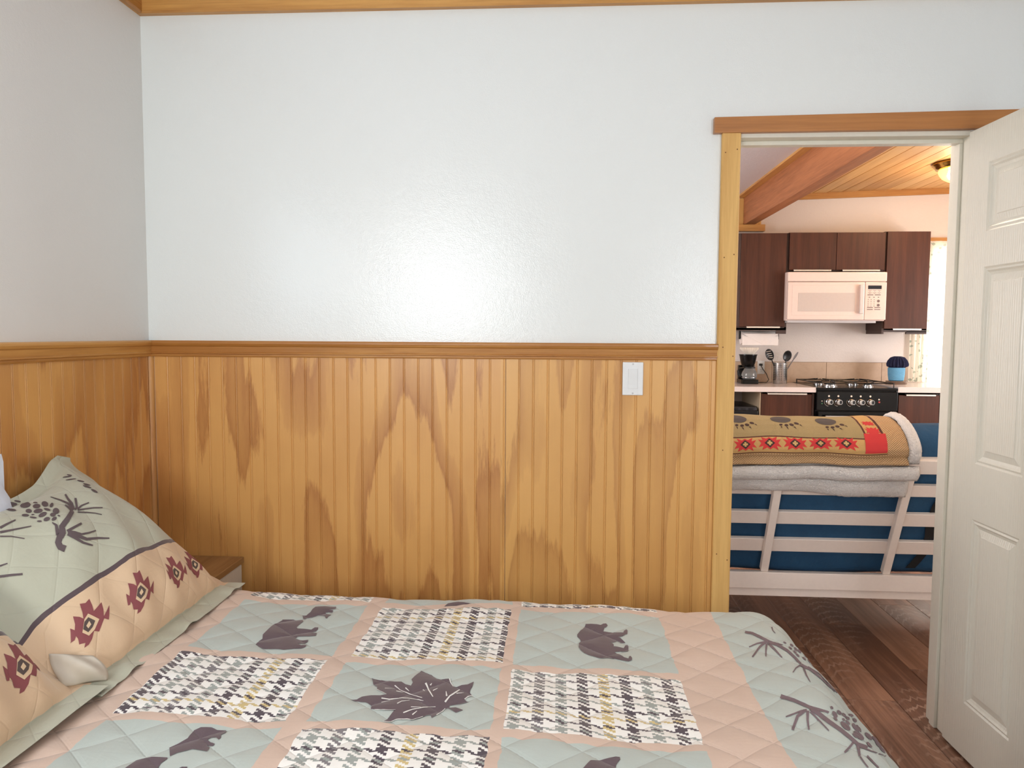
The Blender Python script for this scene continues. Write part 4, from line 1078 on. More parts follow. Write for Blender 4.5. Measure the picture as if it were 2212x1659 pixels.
# ---- throw blanket hung over the back
def blanket_path(n_out, s_end, s_front, top):
    """outline of the hanging cloth in (s,n): up the rear side, over the mattress, down the front"""
    p = []
    for k in range(16): p.append((s_end+(top-.075-s_end)*k/15, n_out*(1+.25*math.sin(k*.4))-.0))
    for k in range(1, 9):
        a = PI*k/9; p.append((top-.075+.080*math.sin(a), .103-(.103-n_out)*math.cos(a)))
    for k in range(8): p.append((top-.075-(top-.075-s_front)*k/7, .206-n_out))
    return p
def blanket_surf(n_out, s_end, x0, x1, wav, s_front=.40, top=.677, tilt=0):
    base = blanket_path(n_out, s_end, s_front, top)
    pts = np.array(base); dd = np.r_[0, np.cumsum(np.hypot(*np.diff(pts, axis=0).T))]
    tt = np.arange(0, dd[-1], .008); S_ = np.interp(tt, dd, pts[:, 0]); N_ = np.interp(tt, dd, pts[:, 1])
    xs_ = np.arange(x0, x1+.001, .010)
    Xg, Tg = np.meshgrid(xs_, tt, indexing='ij')
    Sg = np.broadcast_to(S_, Xg.shape) + tilt*(Xg-x0)*np.clip(1-Tg/.25, 0, 1) + wav*np.sin(Xg*9)*np.clip(1-Tg/.2, 0, 1)
    Ng = np.broadcast_to(N_, Xg.shape) - .006*np.sin(Xg*11+Tg*7) - .004*np.sin(Xg*23-Tg*19)
    P = np.stack([Xg, SY-Sg*math.sin(ANG)+Ng*math.cos(ANG), SZ+Sg*math.cos(ANG)+Ng*math.sin(ANG)], -1)
    return Surf(xs_, tt, P)
bl_ = thing('throw_blanket', 'lodge-pattern throw blanket with fleece edge folded over the sofa back', 'blanket', (1.0, .5, .75))
def fleece_mat():
    t = NT('grey_fleece'); p = t.pos(); vo = t.new('ShaderNodeTexVoronoi', feature='DISTANCE_TO_EDGE'); vo.inputs['Scale'].default_value = 95
    t.link(t.V('ADD', p, t.V('MULTIPLY', t.new('ShaderNodeTexNoise').outputs['Color'], (.05, .05, .05))), vo.inputs['Vector'])
    n1 = t.noise(p, 140, 4, .7)
    cr = t.ramp(vo.outputs['Distance'], [(0, (.0,)*3+(1,)), (.12, (1, 1, 1, 1))])
    t.set(t.mix(t.ramp(n1, [(.55, (0, 0, 0, 1)), (.75, (.6,)*3+(1,))]), lin(250, 244, 240), lin(196, 188, 186)), .95)
    t.bump(t.M('ADD', t.M('MULTIPLY', cr, .35), n1), .8, .012)
    return t.m
fleece = fleece_mat()
BX1 = 1.455
def blanket_mat():
    t = NT('lodge_blanket_print'); x, v, _ = t.xyz(t.uv())
    khaki = lin(160, 140, 98); tan = lin(196, 156, 98); dark = lin(84, 42, 34)
    # rows, measured up from the lower hem of the printed cloth
    colr = t.ramp(t.M('MULTIPLY', v, 2.0), [(0, tan), (2*BA, dark), (2*BA+.010, tan), (2*BB, dark), (2*BB+.012, khaki), (.98, khaki)], 'CONSTANT')
    # knobbly dotted weave
    du = t.M('SINE', t.M('MULTIPLY', x, 2*PI/.0105)); dv = t.M('SINE', t.M('MULTIPLY', v, 2*PI/.0085))
    dots = t.M('MULTIPLY', du, dv)
    dcol = t.ramp(t.M('MULTIPLY_ADD', dots, .5, .5), [(.25, lin(150, 108, 72)), (.55, lin(186, 144, 100)), (.8, lin(232, 204, 160))])
    isd = t.M('MAXIMUM', t.M('LESS_THAN', v, BA), t.M('GREATER_THAN', x, BCX))
    col = t.mix(isd, colr, dcol)
    # upright band beside the khaki field
    inb = t.M('MULTIPLY', t.M('GREATER_THAN', v, BB-.004), t.M('MULTIPLY', t.M('GREATER_THAN', x, BCX-.078), t.M('LESS_THAN', x, BCX)))
    bx = t.M('DIVIDE', t.M('SUBTRACT', x, BCX-.078), .078)
    bcol2 = t.ramp(bx, [(0, dark), (.10, tan), (.86, dark)], 'CONSTANT')
    col = t.mix(inb, col, bcol2)
    t.set(col, .85)
    w = t.noise(t.vec(x, v, 0.0), 55, 3, .6, 1.5)
    t.bump(t.M('ADD', t.M('MULTIPLY', t.M('PINGPONG', t.M('MULTIPLY', w, 6), .5), .5), t.M('MULTIPLY', t.M('MULTIPLY', dots, isd), .35)), .6, .006)
    return t.m
BA, BB, BCX = .069, .140, 1.316
SE1 = .562
blk = blanket_surf(-.045, SE1, .30, BX1-.055, .0, tilt=.012)
blk.mesh('printed_cloth', blanket_mat(), bl_, thick=.006)
# fleece: band below the printed cloth, band along the right side, second fold underneath
def strip(sf, u0, u1, v0, v1, name, off=.004, th=.018, wave=.004):
    iu = (sf.us >= u0-1e-6) & (sf.us <= u1+1e-6); iv = (sf.vs >= v0-1e-6) & (sf.vs <= v1+1e-6)
    P = sf.P[iu][:, iv]; N = sf.N[iu][:, iv]; a = sf.us[iu]; b = sf.vs[iv]
    ea = np.minimum(np.minimum(np.abs(a-a[0]), np.abs(a-a[-1]))[:, None], np.minimum(np.abs(b-b[0]), np.abs(b-b[-1]))[None, :])
    rng = np.random.RandomState(3)
    P = P + N*((off+th*(1-np.exp(-ea/.010)))[..., None]) + N*(wave*(rng.rand(*ea.shape)-.5))[..., None]
    return Surf(a, b, P).mesh(name, fleece, bl_, thick=th*.9)
full = blanket_surf(-.045, SE1-.062, .30, BX1, .0, tilt=.012)
sg = np.sign(np.einsum('ijk,k->ij', full.N, np.array([0, -1., 0]))[5, 5])
full.N *= sg
strip(full, .30, BX1, 0, .070, 'fleece_hem')
strip(full, BX1-.060, BX1, .070, 9, 'fleece_side_edge')
under = blanket_surf(-.030, SE1-.118, .30, BX1-.018, .006, tilt=-.028); under.N *= sg
strip(under, .30, BX1, 0, .085, 'fleece_under_fold', off=0, th=.016)
# ------------------------------------------------------------------ printed motifs, outlines in metres on the cloth
PRINTS = {
    'leaf': [[(-0.4283,-1.087),(-0.4134,-1.085),(-0.405,-1.076),(-0.3878,-1.071),(-0.3683,-1.069),(-0.3564,-1.062),(-0.3827,-1.04),(-0.3842,-1.028),(-0.399,-1.005),(-0.4107,-0.9726),(-0.3891,-0.9838),(-0.3674,-0.9865),(-0.3547,-0.9956),(-0.3378,-0.9976),(-0.3261,-1.011),(-0.3129,-1.018),(-0.3115,-1.003),(-0.3175,-0.9871),(-0.3137,-0.9687),(-0.3073,-0.9468),(-0.3057,-0.9355),(-0.2953,-0.9461),(-0.2777,-0.9603),(-0.264,-0.9782),(-0.2527,-0.9832),(-0.2344,-0.9805),(-0.2297,-0.9984),(-0.2214,-1.014),(-0.2127,-1.014),(-0.2032,-1.009),(-0.1903,-1.007),(-0.1786,-0.9947),(-0.1796,-1.017),(-0.1825,-1.029),(-0.1822,-1.038),(-0.1752,-1.048),(-0.1843,-1.055),(-0.1899,-1.066),(-0.1797,-1.075),(-0.1949,-1.082),(-0.2173,-1.092),(-0.2176,-1.099),(-0.2262,-1.106),(-0.2299,-1.117),(-0.2385,-1.132),(-0.2454,-1.147),(-0.2508,-1.131),(-0.2587,-1.134),(-0.2694,-1.148),(-0.2827,-1.156),(-0.2936,-1.155),(-0.3033,-1.16),(-0.3137,-1.161),(-0.3234,-1.171),(-0.3374,-1.174),(-0.3319,-1.163),(-0.3272,-1.143),(-0.3246,-1.131),(-0.3424,-1.131),(-0.3598,-1.126),(-0.3738,-1.126),(-0.3753,-1.111),(-0.3917,-1.099),(-0.4039,-1.096)],
        [(-0.2217,-1.099),(-0.2038,-1.099),(-0.1868,-1.112),(-0.2005,-1.122)]],
    'leaf_veins': [[(-0.2843,-1.008),(-0.2802,-1.016),(-0.2762,-1.024),(-0.271,-1.039),(-0.266,-1.05),(-0.2615,-1.059),(-0.2571,-1.067),(-0.2559,-1.065),(-0.26,-1.057),(-0.2644,-1.047),(-0.2691,-1.036),(-0.2738,-1.022),(-0.2775,-1.013),(-0.2813,-1.004)],
        [(-0.2844,-1.033),(-0.2825,-1.035),(-0.2805,-1.037),(-0.2784,-1.04),(-0.2784,-1.038),(-0.2804,-1.034),(-0.2821,-1.032),(-0.2838,-1.03)],
        [(-0.26,-1.042),(-0.2575,-1.038),(-0.2548,-1.034),(-0.2523,-1.03),(-0.2529,-1.028),(-0.2559,-1.031),(-0.2589,-1.034),(-0.2618,-1.038)],
        [(-0.2698,-1.014),(-0.2696,-1.011),(-0.2694,-1.009),(-0.2691,-1.006),(-0.2702,-1.005),(-0.2711,-1.007),(-0.272,-1.01),(-0.2729,-1.012)],
        [(-0.2267,-1.085),(-0.2246,-1.077),(-0.2226,-1.07),(-0.2207,-1.062),(-0.2151,-1.054),(-0.2095,-1.043),(-0.2043,-1.029),(-0.2061,-1.024),(-0.2115,-1.038),(-0.2172,-1.049),(-0.2231,-1.059),(-0.2255,-1.067),(-0.2278,-1.074),(-0.23,-1.082)],
        [(-0.2264,-1.061),(-0.2282,-1.055),(-0.23,-1.049),(-0.2318,-1.042),(-0.2331,-1.043),(-0.232,-1.049),(-0.2309,-1.056),(-0.2299,-1.062)],
        [(-0.2092,-1.05),(-0.2043,-1.047),(-0.1994,-1.045),(-0.1946,-1.041),(-0.1948,-1.04),(-0.1998,-1.042),(-0.2048,-1.044),(-0.2098,-1.046)],
        [(-0.3498,-1.015),(-0.3443,-1.022),(-0.3388,-1.028),(-0.3334,-1.035),(-0.3249,-1.042),(-0.3169,-1.048),(-0.3092,-1.053),(-0.2988,-1.059),(-0.2886,-1.065),(-0.2786,-1.07),(-0.2787,-1.068),(-0.2886,-1.063),(-0.2989,-1.057),(-0.3091,-1.05),(-0.3168,-1.045),(-0.3248,-1.04),(-0.3329,-1.033),(-0.338,-1.026),(-0.3433,-1.019),(-0.3488,-1.012)],
        [(-0.3663,-1.035),(-0.3595,-1.033),(-0.3529,-1.03),(-0.3464,-1.027),(-0.3467,-1.026),(-0.3535,-1.028),(-0.3603,-1.03),(-0.3673,-1.031)],
        [(-0.3233,-1.029),(-0.3195,-1.034),(-0.3158,-1.038),(-0.3122,-1.042),(-0.3118,-1.041),(-0.3152,-1.036),(-0.3187,-1.031),(-0.3222,-1.026)],
        [(-0.3396,-1.045),(-0.3342,-1.046),(-0.3288,-1.045),(-0.3233,-1.046),(-0.3234,-1.045),(-0.3293,-1.042),(-0.3348,-1.041),(-0.3405,-1.04)],
        [(-0.3624,-1.083),(-0.3567,-1.083),(-0.351,-1.083),(-0.3449,-1.084),(-0.3372,-1.08),(-0.329,-1.079),(-0.3211,-1.077),(-0.3153,-1.078),(-0.3095,-1.078),(-0.3042,-1.077),(-0.2944,-1.076),(-0.2843,-1.077),(-0.2739,-1.08),(-0.274,-1.079),(-0.2848,-1.074),(-0.2948,-1.073),(-0.3048,-1.073),(-0.3103,-1.074),(-0.3161,-1.073),(-0.3222,-1.071),(-0.3305,-1.073),(-0.3383,-1.076),(-0.346,-1.079),(-0.3515,-1.079),(-0.3572,-1.079),(-0.363,-1.079)],
        [(-0.3583,-1.098),(-0.3531,-1.095),(-0.348,-1.091),(-0.3424,-1.089),(-0.3427,-1.087),(-0.3485,-1.089),(-0.3541,-1.091),(-0.3593,-1.095)],
        [(-0.3235,-1.106),(-0.3213,-1.102),(-0.3192,-1.098),(-0.3173,-1.094),(-0.3123,-1.092),(-0.3073,-1.089),(-0.3024,-1.085),(-0.3029,-1.083),(-0.3079,-1.087),(-0.3131,-1.089),(-0.3183,-1.091),(-0.3208,-1.095),(-0.3231,-1.098),(-0.3254,-1.102)],
        [(-0.3038,-1.14),(-0.2989,-1.135),(-0.2939,-1.129),(-0.2889,-1.124),(-0.2825,-1.12),(-0.276,-1.116),(-0.2696,-1.111),(-0.2617,-1.106),(-0.2535,-1.102),(-0.2449,-1.102),(-0.2452,-1.1),(-0.254,-1.1),(-0.2624,-1.102),(-0.2703,-1.107),(-0.2769,-1.113),(-0.2834,-1.117),(-0.2901,-1.121),(-0.2953,-1.126),(-0.3004,-1.131),(-0.3055,-1.137)],
        [(-0.2938,-1.115),(-0.2871,-1.114),(-0.2805,-1.112),(-0.2739,-1.111),(-0.2741,-1.109),(-0.2808,-1.11),(-0.2876,-1.111),(-0.2943,-1.112)],
        [(-0.2848,-1.141),(-0.2828,-1.136),(-0.2808,-1.131),(-0.2788,-1.126),(-0.2798,-1.125),(-0.2822,-1.13),(-0.2846,-1.134),(-0.287,-1.139)],
        [(-0.3648,-1.129),(-0.3581,-1.13),(-0.3516,-1.13),(-0.3451,-1.131),(-0.3374,-1.131),(-0.3297,-1.131),(-0.3221,-1.13),(-0.3223,-1.129),(-0.3299,-1.13),(-0.3376,-1.13),(-0.3454,-1.129),(-0.352,-1.129),(-0.3585,-1.128),(-0.3652,-1.127)],
        [(-0.337,-1.176),(-0.3323,-1.176),(-0.3276,-1.175),(-0.3229,-1.173),(-0.3198,-1.169),(-0.3166,-1.165),(-0.3133,-1.163),(-0.3066,-1.161),(-0.3,-1.159),(-0.2934,-1.156),(-0.2895,-1.156),(-0.2853,-1.156),(-0.2811,-1.157),(-0.2751,-1.152),(-0.2696,-1.147),(-0.2637,-1.142),(-0.2645,-1.139),(-0.2702,-1.145),(-0.276,-1.15),(-0.2816,-1.155),(-0.2855,-1.155),(-0.2897,-1.154),(-0.2937,-1.154),(-0.3003,-1.157),(-0.307,-1.159),(-0.3139,-1.161),(-0.3174,-1.164),(-0.3207,-1.167),(-0.3236,-1.171),(-0.3282,-1.172),(-0.3328,-1.173),(-0.3375,-1.174)],
        [(-0.2376,-1.135),(-0.2347,-1.128),(-0.2318,-1.121),(-0.2281,-1.117),(-0.2268,-1.113),(-0.2257,-1.109),(-0.2245,-1.105),(-0.2257,-1.103),(-0.2269,-1.108),(-0.2283,-1.111),(-0.2294,-1.115),(-0.2329,-1.119),(-0.236,-1.124),(-0.239,-1.131)],
        [(-0.235,-0.9822),(-0.2334,-0.9871),(-0.2314,-0.9936),(-0.2297,-0.9989),(-0.227,-1.004),(-0.2244,-1.01),(-0.2218,-1.016),(-0.2209,-1.013),(-0.2234,-1.008),(-0.2258,-1.002),(-0.2281,-0.998),(-0.2295,-0.9929),(-0.2314,-0.9857),(-0.2329,-0.981)],
        [(-0.1893,-1.066),(-0.1874,-1.063),(-0.1855,-1.06),(-0.1838,-1.057),(-0.1809,-1.054),(-0.1779,-1.052),(-0.1749,-1.05),(-0.1754,-1.047),(-0.1785,-1.049),(-0.1815,-1.052),(-0.1847,-1.054),(-0.1868,-1.058),(-0.1888,-1.062),(-0.1908,-1.064)],
        [(-0.3824,-1.042),(-0.3735,-1.05),(-0.3648,-1.057),(-0.3564,-1.063),(-0.3564,-1.062),(-0.3648,-1.055),(-0.3736,-1.048),(-0.3826,-1.039)]],
    'bears': [[(-0.7392,-0.8224),(-0.739,-0.8043),(-0.7348,-0.7926),(-0.7417,-0.7734),(-0.7411,-0.7475),(-0.7426,-0.696),(-0.7318,-0.6663),(-0.7332,-0.6628),(-0.7067,-0.6523),(-0.6961,-0.6548),(-0.6812,-0.6528),(-0.6745,-0.6678),(-0.6768,-0.6878),(-0.6776,-0.7096),(-0.6728,-0.7151),(-0.6552,-0.7111),(-0.6386,-0.7094),(-0.6338,-0.6954),(-0.6252,-0.6925),(-0.6228,-0.7027),(-0.6262,-0.7178),(-0.6329,-0.7261),(-0.6168,-0.7296),(-0.6136,-0.7506),(-0.6287,-0.7554),(-0.6568,-0.7591),(-0.6589,-0.7737),(-0.651,-0.775),(-0.637,-0.7786),(-0.6309,-0.7776),(-0.6233,-0.776),(-0.6212,-0.7872),(-0.6264,-0.7983),(-0.6394,-0.8076),(-0.6281,-0.814),(-0.6182,-0.8032),(-0.6155,-0.8191),(-0.6208,-0.8297),(-0.638,-0.8358),(-0.6603,-0.8472),(-0.6964,-0.8452),(-0.715,-0.8432),(-0.728,-0.8332)],
        [(-0.6948,-0.6166),(-0.6835,-0.6178),(-0.6783,-0.5976),(-0.6798,-0.5753),(-0.6772,-0.5586),(-0.6506,-0.5525),(-0.6381,-0.5535),(-0.6204,-0.5514),(-0.6162,-0.5683),(-0.6202,-0.5716),(-0.6327,-0.5769),(-0.6202,-0.5784),(-0.618,-0.5953),(-0.6287,-0.5903),(-0.6373,-0.5945),(-0.6276,-0.606),(-0.6143,-0.6134),(-0.62,-0.6237),(-0.6186,-0.6376),(-0.6241,-0.6357),(-0.6309,-0.6207),(-0.6517,-0.6116),(-0.6639,-0.6284),(-0.6762,-0.633),(-0.6769,-0.6482),(-0.6832,-0.6422)]],
    'bear_low': [[(-0.7176,-1.27),(-0.707,-1.258),(-0.6971,-1.242),(-0.6988,-1.213),(-0.6891,-1.205),(-0.6681,-1.204),(-0.655,-1.209),(-0.6381,-1.206),(-0.6341,-1.217),(-0.6393,-1.226),(-0.6341,-1.237),(-0.6357,-1.244),(-0.6434,-1.236),(-0.653,-1.236),(-0.658,-1.242),(-0.6486,-1.25),(-0.637,-1.256),(-0.6376,-1.262),(-0.6511,-1.261),(-0.6416,-1.267),(-0.639,-1.283),(-0.6514,-1.281),(-0.6683,-1.278),(-0.68,-1.285),(-0.692,-1.291),(-0.6993,-1.301)],
        [(-0.7669,-1.352),(-0.7622,-1.331),(-0.7578,-1.309),(-0.7357,-1.299),(-0.7024,-1.304),(-0.7003,-1.308),(-0.7067,-1.319),(-0.706,-1.33),(-0.6704,-1.341),(-0.6611,-1.331),(-0.6518,-1.33),(-0.6494,-1.339),(-0.6606,-1.359),(-0.679,-1.37),(-0.7215,-1.379),(-0.7578,-1.375)]],
    'bear_walk': [[(0.0779,-0.6367),(0.0928,-0.636),(0.1071,-0.6376),(0.1172,-0.6413),(0.1249,-0.6329),(0.1322,-0.6309),(0.1357,-0.6412),(0.1309,-0.6522),(0.1255,-0.656),(0.1225,-0.6734),(0.1357,-0.674),(0.151,-0.6719),(0.1737,-0.6764),(0.1768,-0.6636),(0.1837,-0.6547),(0.1858,-0.6647),(0.1829,-0.6863),(0.1777,-0.6886),(0.1699,-0.6982),(0.1587,-0.7008),(0.1634,-0.7047),(0.1751,-0.7295),(0.1613,-0.7305),(0.1546,-0.7179),(0.1485,-0.731),(0.1372,-0.7385),(0.1418,-0.7424),(0.144,-0.7516),(0.1425,-0.7586),(0.1493,-0.7584),(0.1673,-0.763),(0.1726,-0.7468),(0.1782,-0.7386),(0.1801,-0.7493),(0.1781,-0.7715),(0.1752,-0.7813),(0.1571,-0.781),(0.1424,-0.788),(0.1512,-0.797),(0.1632,-0.8205),(0.1728,-0.8278),(0.1758,-0.8151),(0.1797,-0.8138),(0.1818,-0.8247),(0.1803,-0.836),(0.1724,-0.8419),(0.16,-0.8366),(0.1396,-0.8255),(0.1256,-0.8263),(0.1116,-0.8277),(0.0992,-0.826),(0.0792,-0.8207),(0.0683,-0.8119),(0.0602,-0.7969),(0.0559,-0.7787),(0.0573,-0.7512),(0.063,-0.7382),(0.0611,-0.738),(0.0606,-0.7331),(0.0534,-0.7223),(0.0537,-0.7097),(0.0635,-0.681),(0.0689,-0.6709),(0.0772,-0.6424)]],
    'bear_bottom': [[(0.0453,-1.303),(0.0509,-1.294),(0.0643,-1.268),(0.1103,-1.253),(0.1174,-1.254),(0.1177,-1.262),(0.1094,-1.277),(0.1062,-1.296)]],
    'leaf_far': [[(-0.3146,-0.536),(-0.307,-0.5165),(-0.2798,-0.5065),(-0.2403,-0.5172),(-0.2633,-0.5233),(-0.281,-0.5327)]],
    'pine_branch': [[(0.4852,-0.6655),(0.4909,-0.6678),(0.4969,-0.6694),(0.5023,-0.6708),(0.5073,-0.6797),(0.5126,-0.6888),(0.5181,-0.6967),(0.5225,-0.7026),(0.5272,-0.7078),(0.5311,-0.7144),(0.5387,-0.6997),(0.5339,-0.6951),(0.5295,-0.6887),(0.5256,-0.6803),(0.5206,-0.6699),(0.5155,-0.66),(0.5095,-0.651),(0.5032,-0.648),(0.497,-0.6475),(0.4905,-0.6478)],
        [(0.5303,-0.7022),(0.5211,-0.7071),(0.5118,-0.7122),(0.5023,-0.7175),(0.4933,-0.7257),(0.4847,-0.7333),(0.4767,-0.7387),(0.4769,-0.7424),(0.4846,-0.7377),(0.4931,-0.7311),(0.5017,-0.7237),(0.5106,-0.7195),(0.5198,-0.7148),(0.5289,-0.7104)],
        [(0.5245,-0.7051),(0.5178,-0.7137),(0.511,-0.7226),(0.5038,-0.7321),(0.4924,-0.7525),(0.4793,-0.7805),(0.4675,-0.8038),(0.4691,-0.8093),(0.4808,-0.7874),(0.4944,-0.759),(0.506,-0.7384),(0.5125,-0.7301),(0.5191,-0.7226),(0.5263,-0.7134)],
        [(0.5251,-0.7129),(0.521,-0.727),(0.5157,-0.7442),(0.5112,-0.7591),(0.509,-0.7678),(0.5045,-0.7849),(0.5003,-0.8007),(0.5029,-0.8005),(0.5079,-0.7833),(0.5122,-0.7686),(0.5149,-0.7601),(0.5194,-0.7467),(0.5252,-0.7291),(0.5299,-0.7143)],
        [(0.5288,-0.722),(0.5293,-0.7398),(0.5308,-0.7535),(0.5328,-0.7649),(0.5348,-0.7769),(0.537,-0.7879),(0.5391,-0.7987),(0.5422,-0.7953),(0.5405,-0.784),(0.5389,-0.7718),(0.5377,-0.7585),(0.5365,-0.7451),(0.5358,-0.7298),(0.5361,-0.7107)],
        [(0.5294,-0.7141),(0.5354,-0.7201),(0.5403,-0.7289),(0.5454,-0.7355),(0.5501,-0.7463),(0.5551,-0.7565),(0.5606,-0.7645),(0.5631,-0.7751),(0.5662,-0.7848),(0.5703,-0.792),(0.5724,-0.8009),(0.5726,-0.8145),(0.5753,-0.8223),(0.5824,-0.8113),(0.5842,-0.7939),(0.582,-0.785),(0.5789,-0.7778),(0.5752,-0.7691),(0.5723,-0.759),(0.5699,-0.7465),(0.5641,-0.7376),(0.5591,-0.7274),(0.5542,-0.7155),(0.549,-0.7072),(0.5433,-0.7007),(0.5364,-0.6984)],
        [(0.5441,-0.7133),(0.55,-0.7186),(0.5565,-0.7219),(0.5641,-0.7221),(0.5662,-0.7165),(0.5592,-0.7149),(0.553,-0.7107),(0.5476,-0.704)],
        [(0.5755,-0.8202),(0.566,-0.8368),(0.5578,-0.8509),(0.5509,-0.8615),(0.5453,-0.8728),(0.5408,-0.8811),(0.5366,-0.8885),(0.5374,-0.8907),(0.5417,-0.8836),(0.5464,-0.8757),(0.5513,-0.8665),(0.5572,-0.8582),(0.5644,-0.847),(0.5764,-0.8252)],
        [(0.5706,-0.8527),(0.5673,-0.869),(0.5651,-0.8825),(0.5635,-0.8946),(0.5633,-0.9053),(0.5635,-0.9148),(0.5642,-0.923),(0.5661,-0.921),(0.5666,-0.9109),(0.567,-0.9005),(0.5681,-0.8886),(0.5706,-0.8754),(0.5743,-0.8592),(0.5834,-0.8312)],
        [(0.569,-0.8401),(0.5791,-0.8357),(0.5879,-0.8343),(0.595,-0.8356),(0.6023,-0.842),(0.6106,-0.8467),(0.6198,-0.8494),(0.6312,-0.853),(0.6579,-0.8309),(0.6906,-0.7982),(0.6942,-0.7914),(0.6819,-0.7885),(0.6479,-0.8232),(0.6293,-0.8316),(0.6187,-0.8312),(0.6103,-0.8268),(0.603,-0.8198),(0.5949,-0.8195),(0.5876,-0.8176),(0.5811,-0.814)],
        [(0.5921,-0.8246),(0.6011,-0.8275),(0.6116,-0.8274),(0.6255,-0.82),(0.6461,-0.8178),(0.6842,-0.7861),(0.7025,-0.7882),(0.708,-0.7785),(0.6882,-0.7788),(0.6719,-0.7726),(0.6386,-0.7955),(0.618,-0.8142),(0.6065,-0.8164),(0.5975,-0.8135)],
        [(0.5641,-0.6173),(0.5628,-0.6259),(0.5616,-0.6339),(0.5607,-0.6419),(0.5618,-0.6466),(0.563,-0.6508),(0.5642,-0.6549),(0.566,-0.6518),(0.5652,-0.6471),(0.5644,-0.6423),(0.5638,-0.6377),(0.5653,-0.6298),(0.5673,-0.6204),(0.5697,-0.6096)],
        [(0.4766,-1),(0.4842,-1.006),(0.4913,-1.013),(0.4989,-1.017),(0.5067,-1.026),(0.5146,-1.035),(0.5227,-1.043),(0.5311,-1.046),(0.5397,-1.049),(0.5488,-1.049),(0.5528,-1.049),(0.556,-1.05),(0.5597,-1.05),(0.5634,-1.043),(0.5598,-1.042),(0.5562,-1.042),(0.5529,-1.041),(0.545,-1.037),(0.5372,-1.033),(0.5295,-1.029),(0.522,-1.02),(0.5141,-1.012),(0.506,-1.003),(0.4985,-0.997),(0.4911,-0.9903),(0.4839,-0.9841)],
        [(0.5171,-1.045),(0.5103,-1.049),(0.5037,-1.052),(0.497,-1.056),(0.4864,-1.063),(0.476,-1.069),(0.466,-1.075),(0.4657,-1.079),(0.4756,-1.074),(0.4858,-1.068),(0.4962,-1.062),(0.5024,-1.059),(0.5088,-1.056),(0.5153,-1.054)],
        [(0.5112,-1.047),(0.5037,-1.055),(0.4963,-1.063),(0.4881,-1.072),(0.4794,-1.089),(0.4722,-1.102),(0.4626,-1.123),(0.4668,-1.125),(0.4763,-1.105),(0.4835,-1.092),(0.4913,-1.077),(0.4976,-1.071),(0.5049,-1.064),(0.5123,-1.056)],
        [(0.5138,-1.053),(0.5104,-1.064),(0.5071,-1.075),(0.504,-1.085),(0.5018,-1.096),(0.4993,-1.107),(0.4964,-1.119),(0.4994,-1.119),(0.5028,-1.107),(0.5062,-1.094),(0.5087,-1.084),(0.5122,-1.074),(0.5159,-1.064),(0.5198,-1.053)],
        [(0.5191,-1.058),(0.5223,-1.068),(0.5258,-1.076),(0.5284,-1.086),(0.5295,-1.101),(0.5311,-1.114),(0.5332,-1.125),(0.5354,-1.123),(0.5338,-1.111),(0.5326,-1.097),(0.532,-1.082),(0.5294,-1.072),(0.5264,-1.063),(0.5238,-1.053)],
        [(0.521,-1.049),(0.5248,-1.056),(0.5288,-1.063),(0.5331,-1.068),(0.537,-1.076),(0.5396,-1.087),(0.5424,-1.098),(0.5459,-1.107),(0.5497,-1.114),(0.5534,-1.121),(0.5568,-1.129),(0.5604,-1.137),(0.5641,-1.144),(0.5671,-1.149),(0.5705,-1.153),(0.5741,-1.158),(0.5828,-1.156),(0.5892,-1.157),(0.5957,-1.157),(0.6127,-1.128),(0.6014,-1.135),(0.5917,-1.14),(0.5836,-1.143),(0.5806,-1.139),(0.5774,-1.134),(0.5744,-1.129),(0.5705,-1.122),(0.5669,-1.114),(0.5635,-1.106),(0.5595,-1.099),(0.5557,-1.091),(0.5524,-1.083),(0.5501,-1.072),(0.547,-1.062),(0.5427,-1.055),(0.5393,-1.047),(0.5359,-1.038),(0.5325,-1.03)],
        [(0.5721,-1.146),(0.5662,-1.154),(0.561,-1.162),(0.5558,-1.169),(0.5485,-1.179),(0.5428,-1.186),(0.5368,-1.194),(0.5373,-1.199),(0.5433,-1.192),(0.5502,-1.183),(0.5575,-1.173),(0.5631,-1.165),(0.5687,-1.157),(0.5747,-1.149)],
        [(0.5738,-1.157),(0.5718,-1.164),(0.5688,-1.173),(0.567,-1.179),(0.5635,-1.19),(0.559,-1.202),(0.5555,-1.212),(0.5616,-1.207),(0.5668,-1.194),(0.5715,-1.183),(0.5732,-1.177),(0.5777,-1.166),(0.5819,-1.155),(0.5838,-1.149)],
        [(0.5564,-1.214),(0.5556,-1.223),(0.555,-1.231),(0.5546,-1.239),(0.5547,-1.244),(0.5548,-1.249),(0.555,-1.254),(0.5582,-1.25),(0.5582,-1.245),(0.5582,-1.24),(0.5583,-1.234),(0.5591,-1.226),(0.5599,-1.218),(0.561,-1.208)],
        [(0.5785,-1.194),(0.5772,-1.204),(0.5762,-1.214),(0.5762,-1.223),(0.5769,-1.229),(0.5778,-1.235),(0.5791,-1.24),(0.5847,-1.232),(0.5845,-1.225),(0.585,-1.217),(0.5886,-1.204),(0.5875,-1.197),(0.5856,-1.192),(0.5837,-1.187)],
        [(0.5788,-1.163),(0.586,-1.163),(0.5922,-1.165),(0.5997,-1.164),(0.6143,-1.156),(0.8239,-0.8774),(0.8676,-0.8188),(0.8686,-0.8145),(0.8368,-0.8548),(0.6245,-1.14),(0.6059,-1.154),(0.599,-1.153),(0.5923,-1.152),(0.5844,-1.153)],
        [(0.5806,-0.699),(0.5788,-0.7008),(0.5764,-0.7008),(0.5744,-0.699),(0.5735,-0.696),(0.5741,-0.6932),(0.5763,-0.6905),(0.5789,-0.6898),(0.5805,-0.6926),(0.5813,-0.6958)],
